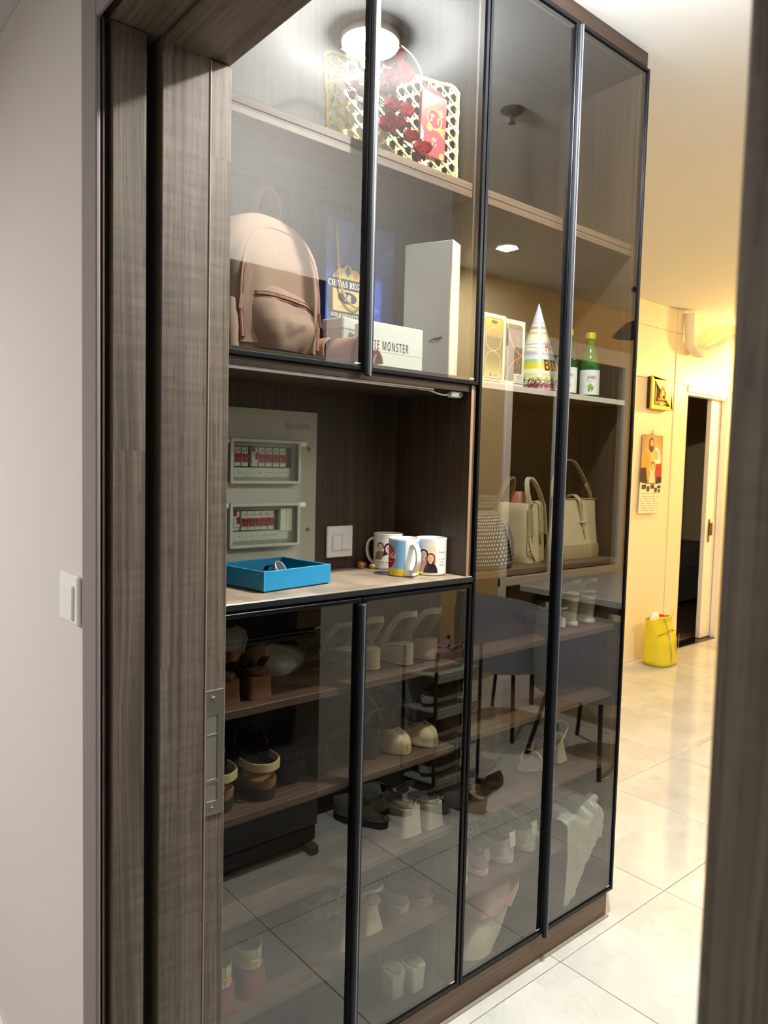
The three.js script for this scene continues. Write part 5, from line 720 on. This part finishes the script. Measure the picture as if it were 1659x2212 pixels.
shoes(sneaker(0x2c2c2c, 0xb4b7b2, 0x3a3a3a), 'dark_sneaker', null, [['black sneaker with grey sole on the second tier of the slim rack', [2.5, 0.405, 1.06], Math.PI / 2], ['black sneaker with grey sole on the third tier of the slim rack', [2.5, 0.245, 1.06], Math.PI / 2], ['black sneaker with grey sole on the lowest tier of the slim rack', [2.5, 0.085, 1.06], Math.PI / 2]]);
shoes(clog, 'rubber_clog', null, [['left grey rubber clog on the floor tiles, mirrored in the shoe cabinet door', [1.92, 0, 0.895], Math.PI - 0.45], ['right grey rubber clog on the floor tiles, mirrored in the shoe cabinet door', [2.07, 0, 0.915], Math.PI - 0.45]]);
shoes(sneaker(0x6e6d66, 0x5d5c56, 0x7a7870, { line: 0x6a675e }), 'grey_sneaker', null, [['left dark grey sneaker on the floor right of the rubber clogs', [2.2, 0, 0.83], Math.PI - 0.3, 0.8], ['right dark grey sneaker on the floor beside the slim rack', [2.33, 0, 0.735], Math.PI - 0.35, 0.8]]);
shoes(pump(0x0c0c0d, 0x0c0c0d, 0.03, { rough: 0.4, counter: 0.07 }), 'black_loafer', null, [['black low shoe on the floor at the front corner of the slim rack', [2.43, 0, 0.86], -Math.PI * 0.6]]);
{ // dining set
  const wm = mat(0xb8b8b2, 0.25), leg = mat(0x121110, 0.4);
  const t = thing('dining_table', 'pale grey dining table mirrored in the tall cabinet doors', 'table', [4.18, 0, 1.22]);
  part('table_top', T(cbox(1.2, 0.04, 0.78, 0.004), 0, 0.73, 0), wm, t);
  part('apron', [T(cbox(1.06, 0.05, 0.02, 0.002), 0, 0.685, 0.32), T(cbox(1.06, 0.05, 0.02, 0.002), 0, 0.685, -0.32), T(cbox(0.02, 0.05, 0.62, 0.002), -0.52, 0.685, 0), T(cbox(0.02, 0.05, 0.62, 0.002), 0.52, 0.685, 0)], leg, t);
  for (const s of [-1, 1]) for (const q of [-1, 1]) part('leg', T(cyl(0.024, 0.014, 0.7, 14), s * 0.53, 0.35, q * 0.32), leg, t);
  const fab = mat(0x9a9da3, 0.9, { sheen: 0.3 }), chairs = [];
  const c = thing('dining_chair', 'grey upholstered barrel chair at the near end of the table, in the reflection', 'chair', [3.22, 0, 0.84], 0);
  // curved back wrapping round the seat; the chair faces +x
  const back = (y0, y1, r0, r1) => { const rows = []; for (let i = 0; i <= 10; i++) { const v = i / 10, row = []; for (let j = 0; j <= 40; j++) { const k = j <= 20 ? j / 20 : (40 - j) / 20, a = (k - 0.5) * 3.4, top = y1 - 0.09 * Math.abs(k * 2 - 1) ** 2.4, r = j <= 20 ? r1 : r0, rr = r + 0.012 * Math.sin(Math.PI * v) * (j <= 20 ? 1 : -1); row.push([-Math.cos(a) * rr * 1.02, lerp(y0, top, v), Math.sin(a) * rr]); } rows.push(row); } return grid(rows, true, true); };
  part('backrest', back(0.36, 0.78, 0.235, 0.275), fab, c);
  part('back_seam', tube(Array.from({ length: 15 }, (_, i) => { const a = (i / 14 - 0.5) * 3.3; return [-Math.cos(a) * 0.283, 0.5, Math.sin(a) * 0.278]; }), 0.006, 40, 6), mat(0x2b2c2e, 0.6), c);
  part('seat', loft([{ y: 0.36, rx: 0.21, rz: 0.21, e: 2.6, x: 0.03 }, { y: 0.38, rx: 0.23, rz: 0.225, e: 2.6, x: 0.03 }, { y: 0.44, rx: 0.232, rz: 0.225, e: 2.6, x: 0.03 }, { y: 0.465, rx: 0.2, rz: 0.2, e: 2.6, x: 0.03 }], 36), fab, c);
  for (const s of [-1, 1]) for (const q of [-1, 1]) part('leg', tube([[s * 0.15 + 0.02, 0.37, q * 0.15], [s * 0.22, 0.001, q * 0.215]], 0.011, 4, 10), leg, c);
  chairs.push(c);
  dup(c, [3.24, 0, 1.43], -0.12, 'grey barrel chair left of the first one in the mirrored glass'); dup(c, [4.05, 0, 0.62], -1.5, 'grey barrel chair on the corridor side of the table, mirrored right');
}
{
  const t = thing('flower_vase', 'glass vase of dim white flowers on the mirrored dining table', 'vase', [4.35, 0.75, 1.2]);
  part('vase_glass', lathe([[0, 0], [0.05, 0], [0.055, 0.01], [0.06, 0.12], [0.05, 0.18], [0.046, 0.18], [0.054, 0.12], [0.05, 0.012], [0, 0.01]], 28), mat(0xd8dcd8, 0.05, { transmission: 0.9, thickness: 0 }), t);
  const mf = mat(0xbfb6ac, 0.8, { side: THREE.DoubleSide });
  for (let i = 0; i < 7; i++) { const a = i * 0.9, r = 0.04 + 0.05 * rnd(), y = 0.2 + rnd() * 0.12; part('stem', tube([[0, 0.02, 0], [Math.cos(a) * r * 0.5, y * 0.6, Math.sin(a) * r * 0.5], [Math.cos(a) * r, y, Math.sin(a) * r]], 0.002, 8, 5), mStem, t); part('blossom', petals(7, 0.04, 0.9, i), mf, t, [Math.cos(a) * r, y, Math.sin(a) * r], [-1.2, 0, 0]); }
}
{ // white framed window behind the table, night outside
  const w = structGroup('window_1'), m = mat(0xf2f1ec, 0.4), z0 = 2.085, z1 = 2.125;
  for (const x of [3.99, 4.56, 5.46]) part('window_post', lim(x - 0.032, x + 0.032, 0.0, 2.42, z0, z1, 0.003), m, w);
  for (const [y0, y1] of [[2.3, 2.42], [0.63, 0.69], [0, 0.06]]) part('window_rail', lim(3.958, 5.49, y0, y1, z0 + 0.002, z1 - 0.002, 0.003), m, w);
  for (const [a, b] of [[4.022, 4.528], [4.592, 5.428]]) { part('window_pane', T(new THREE.PlaneGeometry(b - a, 1.61), (a + b) / 2, 1.495, 2.105), mClear, w); part('window_pane', T(new THREE.PlaneGeometry(b - a, 0.57), (a + b) / 2, 0.345, 2.105), mClear, w); }
}
{
  const t = thing('pendant_lamp', 'black pendant lamp hanging over the dining table, mirrored at the cabinet top', 'lamp', [4.75, 2.42, 1.6]);
  part('shade', lathe([[0.03, 0.1], [0.08, 0.08], [0.16, 0], [0.165, -0.01], [0.15, -0.01], [0.075, 0.07], [0.02, 0.09]], 32), mBlack, t);
  part('cord', T(cyl(0.003, 0.003, 0.23, 6), 0, 0.21, 0), mBlack, t);
  part('ceiling_rose', lathe([[0, 0.324], [0.05, 0.324], [0.045, 0.305], [0.01, 0.3], [0, 0.3]], 24), mBlack, t);
}
{
  const t = thing('sprinkler', 'ceiling sprinkler head with round cover mirrored in the tall cabinet', 'sprinkler', [2.094, CEIL, 0.516]), m = mat(0x4a4644, 0.4, { metalness: 0.5 });
  part('cover_plate', lathe([[0, 0], [0.042, 0], [0.044, -0.003], [0.03, -0.012], [0.016, -0.016], [0, -0.016]], 28), m, t);
  part('frame', [T(tube([[0.011, -0.014, 0], [0.013, -0.028, 0], [0.002, -0.044, 0]], 0.0022, 10, 6)), T(tube([[-0.011, -0.014, 0], [-0.013, -0.028, 0], [-0.002, -0.044, 0]], 0.0022, 10, 6)), T(cyl(0.003, 0.003, 0.026, 8), 0, -0.03, 0)], m, t);
  part('deflector', T(cyl(0.014, 0.014, 0.002, 18), 0, -0.046, 0), m, t);
}
// ------------------------------------------------------------------ far wall, at the end of the passage
{
  const t = thing('wall_plaque', 'square gold framed relief of praying hands on the cream far wall', 'plaque', [5.315, 2.063, -1.75]);
  const w = 0.315, h = 0.25; t.rotation.z = 0.0;
  part('back_box', T(cbox(w - 0.01, h - 0.01, 0.03, 0.002), 0, 0, 0.015), mat(0x2a211a, 0.6), t);
  const fr = rrect(w, h, 0.003); fr.holes.push(rrect(w - 0.075, h - 0.06, 0.002));
  part('frame', T(extrude(fr, 0.016, 0.004), 0, 0, 0.03), mat(0xe2b62a, 0.3, { metalness: 0.55 }), t);
  part('backing', T(cbox(w - 0.07, h - 0.055, 0.004, 0.001), 0, 0, 0.033), mat(0x7a5a34, 0.6), t);
  const inn = rrect(0.185, 0.15, 0.001); inn.holes.push(rrect(0.168, 0.133, 0.001)); part('inner_border', T(extrude(inn, 0.004, 0.001), 0, 0, 0.035), mat(0xc9a56a, 0.5), t);
  for (const y of [0.083, -0.083]) part('name_tab', T(cbox(0.05, 0.012, 0.004, 0.0015), 0, y, 0.037), mat(0xe2b62a, 0.35, { metalness: 0.5 }), t);
  const mh = mat(0xd7a63a, 0.35, { metalness: 0.5 });
  const hand = [T(loft([{ y: 0, rx: 0.02, rz: 0.008 }, { y: 0.03, rx: 0.022, rz: 0.01 }, { y: 0.06, rx: 0.017, rz: 0.009 }], 16), -0.022, -0.035, 0.042, 0, 0, -0.15)];
  for (let i = 0; i < 4; i++) hand.push(tube([[-0.03 + i * 0.009, 0.015, 0.044], [-0.022 + i * 0.008, 0.04, 0.045], [-0.012 + i * 0.006, 0.062 - Math.abs(i - 1.5) * 0.006, 0.044]], 0.0048, 10, 7));
  hand.push(tube([[0.0, -0.005, 0.046], [0.012, 0.015, 0.047], [0.008, 0.034, 0.046]], 0.005, 10, 7), tube([[0.03, -0.03, 0.044], [0.04, 0.0, 0.044], [0.02, 0.02, 0.045], [0.002, 0.055, 0.043]], 0.009, 14, 8));
  part('praying_hands', hand, mh, t);
  part('cloud_base', [[-0.05, 0.012], [-0.025, 0.016], [0.0, 0.013], [0.028, 0.015], [0.05, 0.01]].map(([x, r]) => T(sph(r, 12, 8), x, -0.045, 0.04)), mh, t);
  part('inscription', T(cbox(0.09, 0.006, 0.001, 0.0003), -0.01, -0.061, 0.036), mh, t);
}
{
  const t = thing('wall_calendar', 'paper wall calendar with a family painting above small photos and dates', 'calendar', [5.265, 1.745, -1.748]);
  const w = 0.305, h = 0.6, rows = []; for (let i = 0; i <= 16; i++) { const v = i / 16, row = []; for (let j = 0; j <= 6; j++) row.push([w * (j / 6 - 0.5) - 0.03 * v, -h * v, 0.006 + 0.012 * Math.sin(v * 2.6) + 0.05 * Math.max(0, v - 0.78) ** 1.2]); rows.push(row); }
  const g = grid(rows); { const u = g.attributes.uv; for (let i = 0; i < u.count; i++) u.setY(i, 1 - u.getY(i)); }
  part('printed_page', g, printMat(canvasTex(512, 1010, (c, W, H) => {
    c.fillStyle = '#f3e6c4'; c.fillRect(0, 0, W, H); c.save(); c.beginPath(); c.moveTo(0, 0); c.lineTo(W, 0); c.lineTo(W, 620); c.quadraticCurveTo(W / 2, 660, 0, 610); c.clip();
    const q = c.createRadialGradient(280, 260, 40, 260, 300, 460); q.addColorStop(0, '#e8c070'); q.addColorStop(1, '#8a5a28'); c.fillStyle = q; c.fillRect(0, 0, W, 700);
    c.fillStyle = '#d49a3c'; c.beginPath(); c.moveTo(0, 250); c.quadraticCurveTo(130, 180, 200, 260); c.lineTo(230, 560); c.lineTo(0, 620); c.fill(); c.fillStyle = '#3c2a1c'; c.beginPath(); c.moveTo(0, 430); c.lineTo(120, 420); c.lineTo(170, 640); c.lineTo(0, 640); c.fill();
    c.fillStyle = '#3a2418'; c.beginPath(); c.ellipse(230, 130, 66, 96, 0, 0, 7); c.fill(); c.fillStyle = '#d9a274'; c.beginPath(); c.ellipse(240, 120, 42, 58, 0, 0, 7); c.fill(); c.fillStyle = '#3a2418'; c.beginPath(); c.ellipse(238, 172, 36, 34, 0, 0, 7); c.fill();
    c.fillStyle = '#f2ead8'; c.beginPath(); c.moveTo(340, 160); c.quadraticCurveTo(440, 140, 480, 380); c.lineTo(400, 400); c.lineTo(320, 330); c.fill(); c.fillStyle = '#e0ac80'; c.beginPath(); c.ellipse(362, 262, 44, 62, 0, 0, 7); c.fill(); c.fillStyle = '#b8302c'; c.beginPath(); c.moveTo(330, 380); c.lineTo(490, 360); c.lineTo(500, 560); c.lineTo(360, 560); c.fill(); c.fillStyle = '#33281f'; c.fillRect(380, 540, 132, 90);
    c.fillStyle = '#f4d88c'; c.beginPath(); c.ellipse(270, 410, 72, 88, 0, 0, 7); c.fill(); c.fillStyle = '#5a3018'; c.beginPath(); c.ellipse(272, 398, 50, 58, 0, 0, 7); c.fill(); c.fillStyle = '#e2b088'; c.beginPath(); c.ellipse(272, 412, 38, 50, 0, 0, 7); c.fill(); c.fillStyle = '#ead9b4'; c.beginPath(); c.moveTo(200, 620); c.quadraticCurveTo(210, 470, 275, 466); c.quadraticCurveTo(340, 470, 350, 620); c.fill(); c.restore();
    c.fillStyle = '#4a3c2c'; for (const [x, y, a, b] of [[40, 640, 110, 60], [165, 660, 70, 70], [255, 640, 90, 56], [350, 680, 70, 60], [420, 650, 84, 40], [440, 700, 60, 44]]) c.fillRect(x, y, a, b);
    c.fillStyle = '#8d7448'; for (let i = 0; i < 7; i++) for (let j = 0; j < 13; j++) if ((i * 7 + j * 3) % 5) { c.fillRect(40 + j * 34, 790 + i * 30, 20, 11); } c.fillRect(40, 752, 190, 6); c.fillRect(280, 752, 190, 6);
  }), 0.6), t);
  part('hanging_clip', [T(cbox(0.04, 0.012, 0.004, 0.001), 0, 0.006, 0.006), T(tube([[-0.012, 0.01, 0.005], [0, 0.04, 0.004], [0.012, 0.01, 0.005]], 0.0016, 12, 5), 0, 0, 0)], mat(0xa89468, 0.4), t);
}
{
  const t = thing('sack_bag', 'yellow insulated sack bag with a blue seam leaning by the far wall', 'bag', [5.2, 0, -1.575], 0.0);
  const m = mat(0xdccb2a, 0.4, { sheen: 0.2 });
  const lv = Array.from({ length: 18 }, (_, i) => { const s = i / 17; return { y: 0.365 * s, x: 0.04 - 0.055 * s, rx: 0.142 * (s < 0.06 ? 0.86 + s * 2.3 : 1) * (1 - 0.05 * Math.sin(Math.PI * s) + 0.09 * sm((s - 0.75) / 0.25)), rz: (0.1 - 0.05 * sm((s - 0.5) / 0.5)) * (s < 0.06 ? 0.85 + 2.5 * s : 1), e: 3 }; });
  lv.unshift({ y: 0, x: 0.04, rx: 0.002, rz: 0.002, e: 3 });
  m.side = THREE.DoubleSide; part('bag_body', loft(lv, 48, 0.05, 211, false), m, t);
  part('rolled_top', ribbon([[-0.15, 0.352, 0.03], [-0.07, 0.368, 0.05], [0.02, 0.36, 0.055], [0.1, 0.385, 0.05], [0.15, 0.39, 0.02]], 0.028, 0.008, [0, 1, 0.3], 30), m, t);
  part('fold', tube([[-0.15, 0.255, 0.07], [-0.06, 0.268, 0.086], [0.03, 0.28, 0.083], [0.09, 0.262, 0.07]], 0.0035, 24, 6), mat(0x8c8420, 0.6), t);
  part('blue_seam', tube([[-0.03, 0.36, 0.058], [-0.025, 0.28, 0.085], [-0.012, 0.18, 0.1], [0.006, 0.08, 0.106], [0.02, 0.005, 0.092]], 0.0042, 30, 6), mat(0x8fae9a, 0.5), t);
  sheet('care_label', t, 0.05, 0.14, canvasTex(100, 280, (g, w, h) => { g.fillStyle = '#f0e6c0'; g.fillRect(0, 0, w, h); g.fillStyle = '#7a6a48'; for (const [x, y, a, b] of [[18, 24, 22, 16], [58, 16, 24, 18], [26, 90, 44, 8], [26, 110, 50, 8], [30, 150, 34, 30], [24, 210, 50, 6], [24, 226, 50, 6]]) g.fillRect(x, y, a, b); }), [0.112, 0.17, 0.1], [0, 0.45, -0.12]);
  const it = thing('wrapped_item', 'crumpled white plastic wrap sticking out of the yellow sack', 'wrap', [5.125, 0.31, -1.578]); part('wrap', loft([{ y: 0, rx: 0.04, rz: 0.03 }, { y: 0.05, rx: 0.05, rz: 0.034 }, { y: 0.09, rx: 0.034, rz: 0.024 }, { y: 0.105, rx: 0.012, rz: 0.01 }], 26, 0.2, 221), mat(0xf2efe4, 0.4), it);
  const ri = thing('red_cloth', 'red crumpled cloth beside the white wrap in the yellow sack', 'cloth', [5.215, 0.325, -1.576]); part('cloth', loft([{ y: 0, rx: 0.045, rz: 0.03 }, { y: 0.035, rx: 0.042, rz: 0.028 }, { y: 0.06, rx: 0.02, rz: 0.014 }], 26, 0.25, 223), mat(0xc81a28, 0.6), ri);
}
{
  const t = thing('insulated_pipe', 'white wrapped air conditioner pipe bending along the upper far wall', 'pipe', [0, 0, 0]);
  const p = [[5.665, 2.72, -1.7], [5.665, 2.55, -1.695], [5.69, 2.46, -1.69], [5.78, 2.425, -1.68], [6.0, 2.47, -1.67], [6.25, 2.57, -1.66], [6.45, 2.61, -1.66], [6.9, 2.64, -1.66]];
  part('wrapped_tube', tube(p, 0.04, 70, 16), mat(0xe8dcc4, 0.8), t);
  const c = curve(p), rg = []; for (let i = 0; i < 26; i++) { const u = 0.3 + i * 0.026, q = c.getPoint(u), tn = c.getTangent(u); const g = new THREE.TorusGeometry(0.0405, 0.0014, 5, 18); g.applyQuaternion(new THREE.Quaternion().setFromUnitVectors(V(0, 0, 1), tn)); rg.push(g.translate(q.x, q.y, q.z)); }
  part('tape_edge', rg, mat(0xcfc1a4, 0.8), t).userData.kind = 'stuff';
}
{
  const t = thing('bed', 'bed with pale mattress in the dark room behind the far doorway', 'bed', [7.3, 0, -3.35]);
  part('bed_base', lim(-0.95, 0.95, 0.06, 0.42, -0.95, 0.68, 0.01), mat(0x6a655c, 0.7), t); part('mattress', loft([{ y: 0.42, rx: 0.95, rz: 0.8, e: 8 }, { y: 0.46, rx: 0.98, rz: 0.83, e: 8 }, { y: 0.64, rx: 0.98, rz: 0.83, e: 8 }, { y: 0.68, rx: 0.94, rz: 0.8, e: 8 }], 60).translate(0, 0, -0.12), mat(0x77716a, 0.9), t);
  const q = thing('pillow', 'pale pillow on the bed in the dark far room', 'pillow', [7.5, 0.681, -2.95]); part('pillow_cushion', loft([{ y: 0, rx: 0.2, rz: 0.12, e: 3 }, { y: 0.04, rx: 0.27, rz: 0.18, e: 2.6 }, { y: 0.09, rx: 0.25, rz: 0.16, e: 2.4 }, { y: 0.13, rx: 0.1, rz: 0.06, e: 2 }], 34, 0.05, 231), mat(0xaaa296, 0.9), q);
}
// ------------------------------------------------------------------ lamps on the ceiling and in the rooms
function downlight(name, label, x, z, r) {
  const t = thing(name, label, 'light', [x, CEIL, z]);
  part('trim_ring', lathe([[r * 0.98, 0], [r * 1.12, 0], [r * 1.12, -0.003], [r * 1.0, -0.008], [r * 0.97, -0.008], [r * 0.97, 0]], 40), mWhite, t);
  part('diffuser', T(cyl(r * 0.97, r * 0.97, 0.004, 40), 0, -0.004, 0), new THREE.MeshStandardMaterial({ color: 0xffffff, emissive: COOL, emissiveIntensity: 14 }), t);
}
{
  const r = 0.089, t = thing('ceiling_lamp', 'round white surface ceiling light mirrored in the glass of the upper cabinet', 'light', [1.43, CEIL, 0.507]);
  part('lamp_base', lathe([[0, 0], [r, 0], [r, -0.02], [r - 0.004, -0.022], [0, -0.022]], 44), mWhite, t);
  part('diffuser', lathe([[r - 0.003, -0.022], [r - 0.004, -0.03], [r - 0.012, -0.034], [0, -0.034]], 44), new THREE.MeshStandardMaterial({ color: 0xffffff, emissive: COOL, emissiveIntensity: 14 }), t);
}
downlight('ceiling_downlight', 'small round ceiling light near the dining room window', 3.345, 1.6, 0.06);
downlight('ceiling_downlight', 'small round ceiling light over the tiled passage', 4.2, -0.5, 0.06);
{
  const t = thing('bedroom_ceiling_light', 'flat square ceiling light in the bedroom', 'light', [-1.25, BED_CEIL, -0.85]);
  part('light_frame', T(cbox(0.46, 0.03, 0.46, 0.004), 0, -0.015, 0), mWhite, t);
  part('light_diffuser', T(cbox(0.42, 0.006, 0.42, 0.002), 0, -0.033, 0), new THREE.MeshStandardMaterial({ color: 0xffffff, emissive: NEUTRAL, emissiveIntensity: 4 }), t);
}
scene.traverse((o) => { if (o.isMesh) { o.castShadow = true; o.receiveShadow = true; } });
renderer.render(scene, camera);
